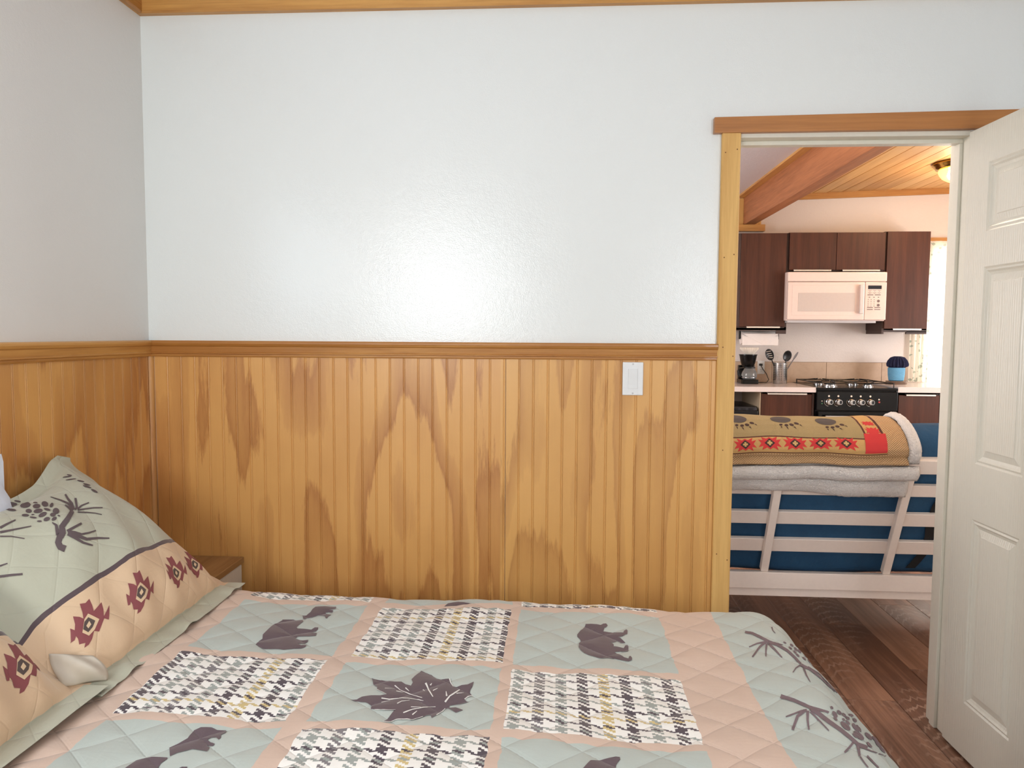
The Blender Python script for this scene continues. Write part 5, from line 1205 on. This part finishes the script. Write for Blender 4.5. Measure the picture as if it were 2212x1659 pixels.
        [(0.598,-0.7014),(0.595,-0.7052),(0.5921,-0.7055),(0.5903,-0.7028),(0.5902,-0.6983),(0.5921,-0.6929),(0.5966,-0.6862),(0.6004,-0.6841),(0.6015,-0.6882),(0.6004,-0.6952)],
        [(0.6043,-0.7201),(0.6017,-0.7221),(0.599,-0.7201),(0.5973,-0.7156),(0.5974,-0.7095),(0.5995,-0.7037),(0.6028,-0.7007),(0.606,-0.7014),(0.6072,-0.7071),(0.6064,-0.7146)],
        [(0.6145,-0.7182),(0.611,-0.722),(0.6083,-0.7213),(0.6069,-0.7172),(0.6077,-0.7106),(0.6109,-0.7032),(0.6164,-0.6958),(0.6211,-0.6928),(0.6214,-0.699),(0.6183,-0.7096)],
        [(0.5841,-0.7319),(0.5805,-0.7367),(0.5783,-0.7353),(0.5781,-0.7287),(0.5815,-0.7162),(0.584,-0.7096),(0.5861,-0.7083),(0.5884,-0.7096),(0.59,-0.7128),(0.5906,-0.717)],
        [(0.5885,-0.7535),(0.5854,-0.7572),(0.5829,-0.7566),(0.582,-0.7518),(0.5831,-0.7447),(0.5867,-0.7356),(0.5947,-0.7215),(0.597,-0.7225),(0.5953,-0.733),(0.5911,-0.7468)],
        [(0.5916,-0.7677),(0.5889,-0.7703),(0.5861,-0.77),(0.5842,-0.767),(0.5844,-0.7612),(0.5865,-0.7554),(0.5897,-0.7518),(0.5923,-0.7526),(0.5935,-0.7571),(0.5934,-0.7626)],
        [(0.629,-0.7269),(0.6244,-0.7282),(0.6225,-0.7232),(0.6257,-0.7109)],
        [(0.6122,-0.7596),(0.6093,-0.7629),(0.6054,-0.7647),(0.6027,-0.7635),(0.6023,-0.759),(0.6058,-0.7505),(0.6148,-0.7355),(0.618,-0.7352),(0.62,-0.738),(0.6198,-0.7438)],
        [(0.6352,-0.7447),(0.6293,-0.7478),(0.6267,-0.7438),(0.6262,-0.7375),(0.6291,-0.7299)],
        [(0.6251,-0.7795),(0.6209,-0.7818),(0.6245,-0.7681),(0.6325,-0.7485),(0.6383,-0.7366)],
        [(0.5769,-1.027),(0.5739,-1.03),(0.5719,-1.03),(0.571,-1.028),(0.5717,-1.024),(0.5738,-1.02),(0.5767,-1.017),(0.5789,-1.017),(0.5798,-1.019),(0.5789,-1.023)],
        [(0.5737,-1.06),(0.5704,-1.062),(0.5681,-1.058),(0.5676,-1.051),(0.57,-1.042),(0.573,-1.036),(0.5774,-1.033),(0.5812,-1.034),(0.5805,-1.043),(0.5767,-1.054)],
        [(0.5924,-1.035),(0.5878,-1.04),(0.5856,-1.038),(0.5856,-1.032),(0.5856,-1.027),(0.5897,-1.02),(0.5936,-1.016),(0.5991,-1.013),(0.6015,-1.015),(0.5991,-1.024)],
        [(0.6077,-1.028),(0.5999,-1.038),(0.5961,-1.04),(0.5961,-1.034),(0.5999,-1.024),(0.6051,-1.014),(0.6108,-1.007),(0.6178,-1.001),(0.6221,-0.9995),(0.617,-1.012)],
        [(0.7461,-0.8246),(0.7421,-0.8319),(0.713,-0.8757),(0.6923,-0.9017),(0.6567,-0.9507),(0.6889,-0.8991),(0.7045,-0.8758),(0.7357,-0.8284),(0.742,-0.8227),(0.7464,-0.8205)],
        [(0.6128,-1.035),(0.6036,-1.047),(0.5984,-1.051),(0.5969,-1.048),(0.5998,-1.04),(0.6079,-1.026),(0.6182,-1.011),(0.6339,-0.9895),(0.6496,-0.97),(0.645,-0.9824)],
        [(0.7531,-0.8392),(0.7297,-0.8756),(0.7054,-0.9072),(0.6995,-0.9106),(0.7033,-0.9006),(0.7416,-0.8391),(0.7459,-0.8326),(0.7516,-0.8271),(0.7557,-0.8262),(0.7561,-0.8312)],
        [(0.5673,-1.076),(0.5642,-1.079),(0.5627,-1.076),(0.5629,-1.07),(0.5654,-1.062),(0.5672,-1.058),(0.5694,-1.057),(0.5712,-1.059),(0.5719,-1.063),(0.5715,-1.068)],
        [(0.5891,-1.062),(0.5869,-1.064),(0.5848,-1.065),(0.5835,-1.063),(0.5836,-1.06),(0.5852,-1.056),(0.5877,-1.054),(0.5899,-1.053),(0.5911,-1.055),(0.5907,-1.058)],
        [(0.5834,-1.102),(0.5762,-1.109),(0.5708,-1.107),(0.5683,-1.099),(0.5699,-1.087),(0.5772,-1.071),(0.5827,-1.067),(0.5884,-1.069),(0.5927,-1.074),(0.5937,-1.082)],
        [(0.5977,-1.069),(0.5949,-1.071),(0.5921,-1.07),(0.5903,-1.067),(0.59,-1.062),(0.5917,-1.058),(0.5946,-1.056),(0.5978,-1.056),(0.5996,-1.059),(0.5995,-1.064)],
        [(0.744,-0.891),(0.6172,-1.076),(0.608,-1.08),(0.6027,-1.077),(0.6019,-1.069),(0.6075,-1.057),(0.6288,-1.028),(0.7272,-0.8882),(0.7607,-0.8492),(0.765,-0.8539)],
        [(0.6108,-1.111),(0.5988,-1.125),(0.5907,-1.127),(0.5863,-1.121),(0.5873,-1.11),(0.5997,-1.087),(0.6059,-1.082),(0.6147,-1.08),(0.6213,-1.083),(0.6214,-1.093)],
        [(0.5874,-1.126),(0.5845,-1.129),(0.5819,-1.128),(0.5806,-1.124),(0.5807,-1.119),(0.5827,-1.115),(0.5856,-1.112),(0.5883,-1.113),(0.5895,-1.117),(0.5892,-1.122)],
        [(0.8151,-0.8249),(0.8068,-0.8372),(0.7932,-0.8514),(0.7809,-0.8597),(0.7764,-0.8568),(0.7804,-0.8455),(0.7911,-0.8295),(0.8035,-0.8166),(0.8154,-0.8079),(0.8175,-0.8153)],
        [(0.6408,-1.102),(0.62,-1.127),(0.6156,-1.128),(0.6127,-1.125),(0.6126,-1.12),(0.6241,-1.102),(0.6296,-1.097),(0.7093,-0.9878),(0.7397,-0.9509),(0.717,-0.9914)],
        [(0.862,-0.7954),(0.8543,-0.8053),(0.8458,-0.81),(0.8333,-0.8181),(0.8285,-0.815),(0.8364,-0.7959),(0.8422,-0.7896),(0.8522,-0.7832),(0.8624,-0.7797),(0.8644,-0.7867)],
        [(0.8466,-0.7918),(0.8413,-0.798),(0.8353,-0.7995),(0.82,-0.8157),(0.8179,-0.8098),(0.8281,-0.7875),(0.8341,-0.7806),(0.8448,-0.7719),(0.8536,-0.7686),(0.8506,-0.7814)],
        [(0.8734,-0.7955),(0.8654,-0.8065),(0.8593,-0.8083),(0.8514,-0.8106),(0.8484,-0.8063),(0.8491,-0.8011),(0.8559,-0.7924),(0.8657,-0.7846),(0.8751,-0.7803),(0.8783,-0.7836)]],
    'sham_pine': [[(-0.1586,0.2715),(-0.1598,0.2751),(-0.161,0.2788),(-0.1619,0.2797),(-0.161,0.2809),(-0.1591,0.2853),(-0.1596,0.2861),(-0.1556,0.2889),(-0.1494,0.2936),(-0.1431,0.2983),(-0.147,0.3111),(-0.1535,0.3064),(-0.1598,0.3018),(-0.1678,0.2954),(-0.1721,0.2873),(-0.1741,0.2829),(-0.1768,0.2754),(-0.1757,0.2688),(-0.1747,0.2651),(-0.1737,0.2614)],
        [(-0.1493,0.2922),(-0.1454,0.2942),(-0.1414,0.2962),(-0.1336,0.3004),(-0.1267,0.3083),(-0.122,0.3138),(-0.1213,0.3162),(-0.1127,0.3196),(-0.0999,0.3248),(-0.0839,0.3311),(-0.066,0.3386),(-0.0426,0.3479),(-0.0142,0.3589),(-0.0096,0.3716),(-0.0391,0.3608),(-0.0636,0.3517),(-0.0809,0.345),(-0.0964,0.3396),(-0.1097,0.3348),(-0.1236,0.3294),(-0.1328,0.3208),(-0.1377,0.3157),(-0.1398,0.3131),(-0.1402,0.314),(-0.1443,0.3127),(-0.1482,0.3114)],
        [(-0.1442,0.3057),(-0.138,0.3148),(-0.1312,0.3241),(-0.1228,0.3348),(-0.1219,0.3411),(-0.122,0.3452),(-0.1219,0.3493),(-0.1249,0.3479),(-0.1268,0.343),(-0.1286,0.3381),(-0.1294,0.3354),(-0.1371,0.3274),(-0.1448,0.3187),(-0.1519,0.3103)],
        [(0.0042,0.3701),(0.0069,0.3749),(0.0099,0.3799),(0.0133,0.3854),(0.015,0.3912),(0.0167,0.3967),(0.0187,0.4023),(0.0089,0.3987),(0.0031,0.3916),(-0.0028,0.3846),(-0.0083,0.378),(-0.0154,0.3721),(-0.0227,0.3658),(-0.0298,0.3597)],
        [(0.0157,0.3735),(0.0234,0.3838),(0.0312,0.3942),(0.0397,0.4053),(0.0413,0.413),(0.0431,0.4202),(0.0454,0.4277),(0.0472,0.4379),(0.0508,0.4487),(0.0571,0.4603),(0.0494,0.4572),(0.0417,0.4449),(0.0372,0.4336),(0.0343,0.4229),(0.0308,0.4151),(0.0279,0.4073),(0.0256,0.4004),(0.0158,0.3898),(0.0054,0.3786),(-0.0051,0.3673)],
        [(0.0164,0.3746),(0.0265,0.3821),(0.0361,0.3894),(0.0465,0.3976),(0.0536,0.4059),(0.0599,0.4131),(0.0661,0.4201),(0.0731,0.4264),(0.0809,0.4332),(0.0891,0.4399),(0.0819,0.4399),(0.073,0.433),(0.0645,0.4261),(0.0559,0.4188),(0.0481,0.4109),(0.0407,0.4033),(0.0345,0.3967),(0.0253,0.3904),(0.014,0.3826),(0.0013,0.3743)],
        [(0.0032,0.3652),(0.0091,0.3664),(0.0148,0.3675),(0.0265,0.371),(0.0454,0.3841),(0.0618,0.3957),(0.0778,0.407),(0.0731,0.4099),(0.0565,0.3984),(0.0394,0.3864),(0.0222,0.3747),(0.0239,0.3764),(0.0188,0.3755),(0.0134,0.3744)],
        [(0.016,0.3639),(0.0261,0.3666),(0.0354,0.369),(0.0431,0.3709),(0.0523,0.3703),(0.0615,0.3696),(0.0706,0.3687),(0.075,0.3727),(0.0665,0.3741),(0.058,0.3755),(0.0488,0.3766),(0.0401,0.375),(0.0315,0.3733),(0.0221,0.3712)],
        [(0.0068,0.3601),(0.0155,0.3588),(0.0232,0.3571),(0.0301,0.3552),(0.0378,0.3519),(0.0451,0.3484),(0.0523,0.3449),(0.0582,0.3405),(0.0645,0.336),(0.0719,0.3318),(0.0778,0.3355),(0.0706,0.3398),(0.0643,0.3444),(0.0585,0.3492),(0.0513,0.3529),(0.0444,0.3566),(0.0372,0.3603),(0.0308,0.3625),(0.0239,0.3645),(0.0162,0.3662)],
        [(-0.0072,0.3527),(0.0019,0.3492),(0.0096,0.3452),(0.016,0.3407),(0.0208,0.3361),(0.0252,0.3313),(0.0294,0.3265),(0.0314,0.3217),(0.0335,0.3168),(0.0358,0.3119),(0.0403,0.3142),(0.0382,0.3192),(0.0364,0.3243),(0.0347,0.3294),(0.0309,0.3346),(0.027,0.3397),(0.0229,0.3448),(0.0171,0.3496),(0.0108,0.3542),(0.0033,0.3583)],
        [(-0.1285,0.2996),(-0.1229,0.2998),(-0.117,0.3001),(-0.1108,0.3005),(-0.099,0.3013),(-0.0851,0.3026),(-0.0684,0.3048),(-0.0626,0.3117),(-0.0803,0.3096),(-0.0948,0.3084),(-0.1066,0.3079),(-0.113,0.3079),(-0.1189,0.3079),(-0.1243,0.3081)],
        [(-0.13,0.2985),(-0.1267,0.2949),(-0.1231,0.2914),(-0.1194,0.2882),(-0.1161,0.2841),(-0.1125,0.2799),(-0.108,0.2755),(-0.0994,0.2738),(-0.0907,0.2725),(-0.0814,0.2713),(-0.0717,0.2711),(-0.0622,0.2709),(-0.0528,0.2706),(-0.0495,0.2742),(-0.0587,0.2749),(-0.0681,0.2755),(-0.0773,0.276),(-0.0862,0.2775),(-0.0948,0.2791),(-0.1022,0.2806),(-0.1052,0.2846),(-0.1086,0.289),(-0.1118,0.2937),(-0.1156,0.2976),(-0.119,0.3014),(-0.122,0.3053)],
        [(-0.135,0.2949),(-0.1323,0.2899),(-0.1293,0.2849),(-0.1261,0.2802),(-0.1213,0.2725),(-0.1156,0.2649),(-0.1085,0.2571),(-0.0962,0.2536),(-0.0846,0.2506),(-0.0734,0.2475),(-0.0641,0.2431),(-0.0554,0.2383),(-0.0472,0.2334),(-0.0432,0.2367),(-0.0506,0.2422),(-0.0585,0.2476),(-0.0674,0.2529),(-0.0784,0.2567),(-0.0898,0.2603),(-0.1001,0.2635),(-0.1053,0.2708),(-0.1106,0.2787),(-0.115,0.2871),(-0.1179,0.2925),(-0.1204,0.2979),(-0.1224,0.3035)],
        [(-0.136,0.2949),(-0.135,0.288),(-0.1337,0.2812),(-0.1321,0.2746),(-0.1301,0.2681),(-0.1279,0.2617),(-0.1251,0.255),(-0.119,0.2491),(-0.1126,0.2434),(-0.106,0.2379),(-0.1016,0.2406),(-0.1075,0.2467),(-0.1132,0.2527),(-0.1184,0.2586),(-0.1202,0.2649),(-0.1219,0.2717),(-0.1232,0.2786),(-0.1242,0.2855),(-0.1249,0.2926),(-0.1252,0.2998)],
        [(-0.212,0.4066),(-0.2054,0.4072),(-0.1984,0.4078),(-0.1911,0.4086),(-0.182,0.4091),(-0.1723,0.4097),(-0.1622,0.4104),(-0.158,0.4152),(-0.1679,0.4151),(-0.1773,0.415),(-0.1864,0.4152),(-0.1937,0.4149),(-0.2006,0.4149),(-0.207,0.4149)],
        [(-0.2244,0.3946),(-0.2176,0.3914),(-0.2102,0.3884),(-0.2025,0.3855),(-0.1885,0.3802),(-0.1742,0.3749),(-0.1606,0.3694),(-0.1579,0.3724),(-0.171,0.3788),(-0.1847,0.3848),(-0.1984,0.3907),(-0.2055,0.3944),(-0.2124,0.3981),(-0.2188,0.402)],
        [(-0.2324,0.3863),(-0.2277,0.3808),(-0.2225,0.3756),(-0.2172,0.3705),(-0.2123,0.3627),(-0.2072,0.3549),(-0.202,0.3472),(-0.1997,0.3493),(-0.2047,0.3572),(-0.2097,0.3651),(-0.2145,0.3732),(-0.2198,0.3786),(-0.2248,0.3841),(-0.2294,0.3897)],
        [(-0.2924,0.2986),(-0.2893,0.2938),(-0.2856,0.2892),(-0.2816,0.2848),(-0.2773,0.2801),(-0.2726,0.2755),(-0.2677,0.271),(-0.2651,0.2752),(-0.27,0.28),(-0.2747,0.2848),(-0.2789,0.2898),(-0.2833,0.2945),(-0.2869,0.2994),(-0.2904,0.3043)],
        [(-0.2812,0.3194),(-0.2776,0.3178),(-0.2738,0.3162),(-0.2697,0.3147),(-0.2686,0.3175),(-0.2724,0.3196),(-0.2761,0.3218),(-0.2795,0.3241)],
        [(0.0347,0.5115),(0.0269,0.5103),(0.0138,0.5126),(0.0004,0.5171),(-0.008,0.5225),(-0.0083,0.5269),(-0.0002,0.5286),(0.013,0.5269),(0.0263,0.5219),(0.0345,0.5159)],
        [(0.052,0.5135),(0.0486,0.5133),(0.0435,0.5153),(0.0387,0.5184),(0.036,0.5217),(0.0364,0.5239),(0.0398,0.5241),(0.0449,0.5222),(0.0497,0.519),(0.0524,0.5156)],
        [(-0.0416,0.4547),(-0.0584,0.4468),(-0.0708,0.445),(-0.0751,0.4495),(-0.0686,0.4593),(-0.0497,0.4722),(0.0443,0.5076),(0.0559,0.5078),(0.0072,0.4866),(-0.0228,0.4674)],
        [(-0.0226,0.4502),(-0.0277,0.4484),(-0.0308,0.4492),(-0.031,0.4521),(-0.028,0.4562),(-0.0223,0.4602),(-0.0169,0.4622),(-0.0138,0.4614),(-0.0141,0.4582),(-0.0178,0.4538)],
        [(-0.0511,0.4274),(-0.0625,0.422),(-0.0713,0.4209),(-0.0744,0.4244),(-0.0708,0.4312),(-0.0609,0.4391),(-0.0485,0.445),(-0.0385,0.4466),(-0.0354,0.443),(-0.0405,0.4355)],
        [(-0.037,0.4174),(-0.0494,0.4131),(-0.0547,0.4147),(-0.051,0.4217),(-0.0389,0.4316),(-0.022,0.4413),(-0.0068,0.4468),(-0.0009,0.4453),(-0.0061,0.4377),(-0.0203,0.4268)],
        [(-0.0343,0.4068),(-0.0467,0.4025),(-0.0522,0.4023),(-0.0494,0.4061),(-0.0393,0.4125),(-0.0247,0.4194),(-0.0106,0.4244),(-0.0037,0.4251),(-0.0067,0.4212),(-0.0188,0.414)],
        [(0.019,0.5092),(0.0136,0.5097),(0.0016,0.5125),(-0.0124,0.5164),(-0.0229,0.5201),(-0.026,0.5222),(-0.0206,0.5219),(-0.0086,0.5194),(0.0054,0.5155),(0.0159,0.5115)],
        [(-0.0051,0.5125),(-0.0093,0.5115),(-0.018,0.5116),(-0.0277,0.5126),(-0.0348,0.5142),(-0.0366,0.5157),(-0.0324,0.5166),(-0.0239,0.5166),(-0.0141,0.5156),(-0.0069,0.514)],
        [(-0.0982,0.4524),(-0.1043,0.451),(-0.1074,0.4547),(-0.1047,0.4629),(-0.0928,0.4742),(-0.0611,0.4907),(-0.0102,0.5087),(-0.0684,0.4815),(-0.0806,0.4693),(-0.0902,0.4589)],
        [(-0.0943,0.4201),(-0.1024,0.4161),(-0.1082,0.4158),(-0.1099,0.4192),(-0.1066,0.4251),(-0.0988,0.4316),(-0.0894,0.4362),(-0.0828,0.4368),(-0.0819,0.433),(-0.0866,0.4265)],
        [(-0.0803,0.4042),(-0.0896,0.3995),(-0.0982,0.3987),(-0.1035,0.4017),(-0.1036,0.4074),(-0.098,0.4138),(-0.0885,0.4186),(-0.079,0.4199),(-0.0734,0.4169),(-0.074,0.4108)],
        [(-0.0726,0.3905),(-0.0768,0.3898),(-0.0789,0.3927),(-0.078,0.3983),(-0.0741,0.4046),(-0.069,0.4089),(-0.0645,0.4097),(-0.0626,0.4066),(-0.0639,0.4009),(-0.0675,0.3948)],
        [(-0.0686,0.3712),(-0.0793,0.3674),(-0.085,0.3686),(-0.0844,0.3739),(-0.0774,0.3816),(-0.0655,0.3891),(-0.0528,0.3937),(-0.0447,0.3933),(-0.0458,0.3877),(-0.0555,0.379)],
        [(-0.1207,0.4084),(-0.1254,0.4067),(-0.1299,0.408),(-0.1327,0.4117),(-0.1325,0.4165),(-0.129,0.4207),(-0.1237,0.4227),(-0.1187,0.4216),(-0.1165,0.4176),(-0.1173,0.4126)],
        [(-0.1123,0.4015),(-0.1143,0.4008),(-0.1161,0.4014),(-0.1172,0.4031),(-0.117,0.4053),(-0.1155,0.4071),(-0.1134,0.4079),(-0.1114,0.4073),(-0.1104,0.4056),(-0.1107,0.4033)],
        [(-0.0903,0.3878),(-0.0981,0.383),(-0.1074,0.3803),(-0.1151,0.3806),(-0.1187,0.3836),(-0.1169,0.3882),(-0.11,0.3928),(-0.1003,0.3957),(-0.0916,0.3958),(-0.0878,0.3927)],
        [(-0.0889,0.3666),(-0.0952,0.3635),(-0.1001,0.3634),(-0.1024,0.3662),(-0.1012,0.3707),(-0.0967,0.3754),(-0.0905,0.3785),(-0.085,0.3788),(-0.0824,0.3761),(-0.0841,0.3713)],
        [(-0.0889,0.3546),(-0.0911,0.3542),(-0.0924,0.3553),(-0.0923,0.3577),(-0.0909,0.3603),(-0.0888,0.3621),(-0.0867,0.3625),(-0.0853,0.3614),(-0.0853,0.3591),(-0.0868,0.3565)],
        [(-0.1247,0.386),(-0.1272,0.386),(-0.1296,0.3888),(-0.131,0.3935),(-0.1306,0.3984),(-0.1285,0.4016),(-0.1257,0.4018),(-0.1233,0.3989),(-0.1223,0.394),(-0.1228,0.3891)],
        [(-0.1104,0.3651),(-0.1154,0.3615),(-0.1213,0.36),(-0.1258,0.361),(-0.1276,0.3642),(-0.1257,0.3683),(-0.1208,0.3718),(-0.1147,0.3735),(-0.1098,0.3726),(-0.1081,0.3694)],
        [(-0.0989,0.3568),(-0.1034,0.3533),(-0.1092,0.351),(-0.1143,0.3508),(-0.1169,0.3527),(-0.1162,0.3558),(-0.1122,0.3591),(-0.1064,0.3614),(-0.1008,0.3617),(-0.0978,0.36)],
        [(-0.131,0.3681),(-0.1333,0.3674),(-0.1359,0.3685),(-0.1377,0.371),(-0.1381,0.3739),(-0.1369,0.3763),(-0.1344,0.3771),(-0.1318,0.376),(-0.13,0.3735),(-0.1297,0.3705)],
        [(0.2242,0.469),(0.2209,0.4698),(0.2179,0.4726),(0.2179,0.4762),(0.2197,0.4793),(0.2221,0.4807),(0.2248,0.4798),(0.2268,0.4771),(0.2273,0.4735),(0.2266,0.4704)],
        [(0.2178,0.4691),(0.2124,0.4701),(0.2048,0.4738),(0.2,0.4788),(0.199,0.4831),(0.2011,0.4852),(0.2045,0.4843),(0.2086,0.4807),(0.2145,0.4757),(0.2181,0.4713)],
        [(0.2074,0.4569),(0.2006,0.4581),(0.191,0.4624),(0.1843,0.4682),(0.1816,0.4733),(0.1831,0.4757),(0.1865,0.4745),(0.1923,0.4702),(0.1998,0.4643),(0.2067,0.4593)],
        [(0.2027,0.4356),(0.1963,0.4366),(0.1912,0.4405),(0.1889,0.4458),(0.1907,0.4504),(0.1943,0.4526),(0.1989,0.4514),(0.2033,0.4475),(0.2066,0.4423),(0.2067,0.4377)],
        [(0.1906,0.4176),(0.1837,0.4185),(0.1779,0.4224),(0.1753,0.4278),(0.1767,0.4326),(0.1806,0.4349),(0.1856,0.4339),(0.1909,0.43),(0.1945,0.4246),(0.1948,0.42)],
        [(0.1661,0.4095),(0.1603,0.4106),(0.1568,0.4156),(0.1568,0.4226),(0.1597,0.4288),(0.1647,0.4318),(0.1688,0.4304),(0.1719,0.4253),(0.1728,0.4185),(0.1711,0.4125)],
        [(0.1512,0.3874),(0.1459,0.3882),(0.1434,0.3927),(0.1449,0.3991),(0.1499,0.405),(0.1559,0.4078),(0.1608,0.4068),(0.1633,0.4023),(0.162,0.396),(0.1573,0.3904)]],
    'star_red': [[(-0.2342,0.1463),(-0.2239,0.1403),(-0.2113,0.143),(-0.2158,0.1282),(-0.2212,0.1159),(-0.193,0.1221),(-0.2008,0.1067),(-0.21,0.0945),(-0.1793,0.1075),(-0.205,0.0824),(-0.2121,0.0904),(-0.2376,0.0749),(-0.2461,0.0822),(-0.2604,0.0715),(-0.2741,0.066),(-0.2845,0.0666),(-0.277,0.0731),(-0.2867,0.0788),(-0.2819,0.0899),(-0.2814,0.0968),(-0.2872,0.0918),(-0.293,0.0932),(-0.2794,0.117),(-0.2762,0.1081),(-0.2684,0.1173),(-0.2608,0.1334),(-0.252,0.124),(-0.2485,0.1164),(-0.242,0.1274)]],
    'star_cream': [[(-0.2345,0.119),(-0.2223,0.0954),(-0.2436,0.0837),(-0.2624,0.0806),(-0.2692,0.094),(-0.2483,0.1139)]],
    'star_brown': [[(-0.2395,0.1126),(-0.2318,0.0979),(-0.2442,0.0906),(-0.2594,0.0872),(-0.2636,0.0985),(-0.2516,0.1096)]],
    'star_core': [[(-0.243,0.1052),(-0.2438,0.0969),(-0.2543,0.0936),(-0.2545,0.1004)]],
    'paw': [[(0.7466,0.2138),(0.7443,0.2091),(0.7402,0.2062),(0.7359,0.206),(0.733,0.2088),(0.7327,0.2134),(0.7349,0.2181),(0.739,0.2211),(0.7433,0.2212),(0.7462,0.2185)],
        [(0.7689,0.2112),(0.7664,0.2061),(0.7617,0.203),(0.7568,0.203),(0.7535,0.206),(0.753,0.2109),(0.7555,0.2159),(0.7602,0.2191),(0.7651,0.2192),(0.7685,0.2162)],
        [(0.7911,0.2136),(0.7875,0.2091),(0.7821,0.2078),(0.777,0.2102),(0.774,0.2153),(0.7744,0.2212),(0.7781,0.2261),(0.7836,0.2279),(0.7886,0.225),(0.7915,0.2196)],
        [(0.8148,0.2263),(0.8114,0.2223),(0.8058,0.2215),(0.8,0.2237),(0.7966,0.2291),(0.7967,0.2353),(0.8003,0.24),(0.806,0.2413),(0.8116,0.2386),(0.8149,0.2327)],
        [(0.7346,0.2017),(0.7418,0.2019),(0.7395,0.1887)],
        [(0.7567,0.2003),(0.7637,0.2),(0.7639,0.1808)],
        [(0.7861,0.2039),(0.7936,0.2053),(0.7967,0.1905)],
        [(0.8134,0.2215),(0.8201,0.2236),(0.8237,0.2083)]],
}
def shift(polys, du, dv, k=1, c=(0, 0)): return [[(c[0]+(a-c[0])*k+du, c[1]+(b-c[1])*k+dv) for a, b in p] for p in polys]
pr_ = PRINTS
quilt.print_('leaf_print', pr_['leaf'], motif_dark, qo)
quilt.print_('leaf_vein_print', pr_['leaf_veins'], plain('vein_white', (240, 238, 232), .7), qo, .0020)['kind'] = 'stuff'
for p in pr_['bears'] + pr_['bear_low']: quilt.print_('bear_print', [p], motif_dark, qo)
for p in pr_['bear_walk'] + pr_['bear_bottom']: quilt.print_('bear_print', [p], motif_dark, qo)
if pr_['leaf_far']: quilt.print_('leaf_print', pr_['leaf_far'], motif_dark, qo)
quilt.print_('pine_branch_print', pr_['pine_branch'], plain('pine_print_mauve', (124, 106, 112), .7), qo)['kind'] = 'stuff'
sf1.print_('pine_branch_print', pr_['sham_pine'], plain('pine_print_dark', (96, 82, 84), .7), sham1)['kind'] = 'stuff'
sc_ = (-.2479, .0974)
def star(sf, par, u, v, k=1.0):
    for nm, key, mt_, off in (('star_print', 'star_red', maroon, .0008), ('star_cream_ring', 'star_cream', creamp, .0014), ('star_brown_ring', 'star_brown', brown, .0020), ('star_core', 'star_core', creamp, .0026)):
        sf.print_(nm, shift(pr_[key], u-sc_[0], v-sc_[1], k, sc_), mt_, par, off)
star(sf1, sham1, -.2479+.0, .092, 1.0); star(sf1, sham1, -.087, .083, 1.0); star(sf1, sham1, .076, .078, 1.0); star(sf1, sham1, .22, .078, 1.0)
for a in (-.24, -.08, .08, .235): star(sf2, sham2, a, .085, 1.15)
# blanket stars, red corner square, paw prints
red = plain('blanket_red', (196, 50, 52), .85); bdark = plain('blanket_dark', (62, 40, 38), .85); btan = plain('blanket_tan', (200, 164, 108), .85); pad = plain('blanket_charcoal', (78, 70, 68), .85)
S8 = [(-1, -.58), (-.58, -.42), (-.70, -1), (-.26, -.66), (0, -.92), (.26, -.66), (.70, -1), (.58, -.42), (1, -.58), (.74, 0), (1, .58), (.58, .42), (.70, 1), (.26, .66), (0, .92), (-.26, .66), (-.70, 1), (-.58, .42), (-1, .58), (-.74, 0)]
blk.N *= (1 if blk.N[5, 5, 1] < 0 else -1)
for k in range(-4, 5):
    cx_, cv_ = .9571+k*.0998, .1135+.002*k
    if cx_ > 1.2 or cx_ < .36: continue
    blk.print_('star_print', [[(cx_+a*.046, cv_+b*.029) for a, b in S8]], red, bl_, .0008)
    blk.print_('star_diamond', [[(cx_+a*.021, cv_+b*.020) for a, b in ((-1, 0), (0, -1), (1, 0), (0, 1))]], bdark, bl_, .0014)
    blk.print_('star_cross', [[(cx_+a*.010, cv_+b*.010) for a, b in ((-1, -.4), (-.4, -.4), (-.4, -1), (.4, -1), (.4, -.4), (1, -.4), (1, .4), (.4, .4), (.4, 1), (-.4, 1), (-.4, .4), (-1, .4))]], btan, bl_, .0020)
blk.print_('red_square', [[(1.224, .079), (1.312, .079), (1.322, .170), (1.236, .170)]], red, bl_, .0022)
blk.print_('star_print', [[(1.279+a*.030, .188+b*.024) for a, b in S8]], red, bl_, .0008)
blk.print_('star_print', [[(1.279+a*.026, .240+b*.018) for a, b in S8]], red, bl_, .0008)
for k in range(3):
    if .73+k*.182 > 1.2: continue
    blk.print_('paw_print', shift(pr_['paw'], k*.182, 0), bdark, bl_, .0009)
    blk.print_('paw_pad_print', [ellipse(.750+k*.182, .268, .042, .036, 0, 20)], pad, bl_, .0009)
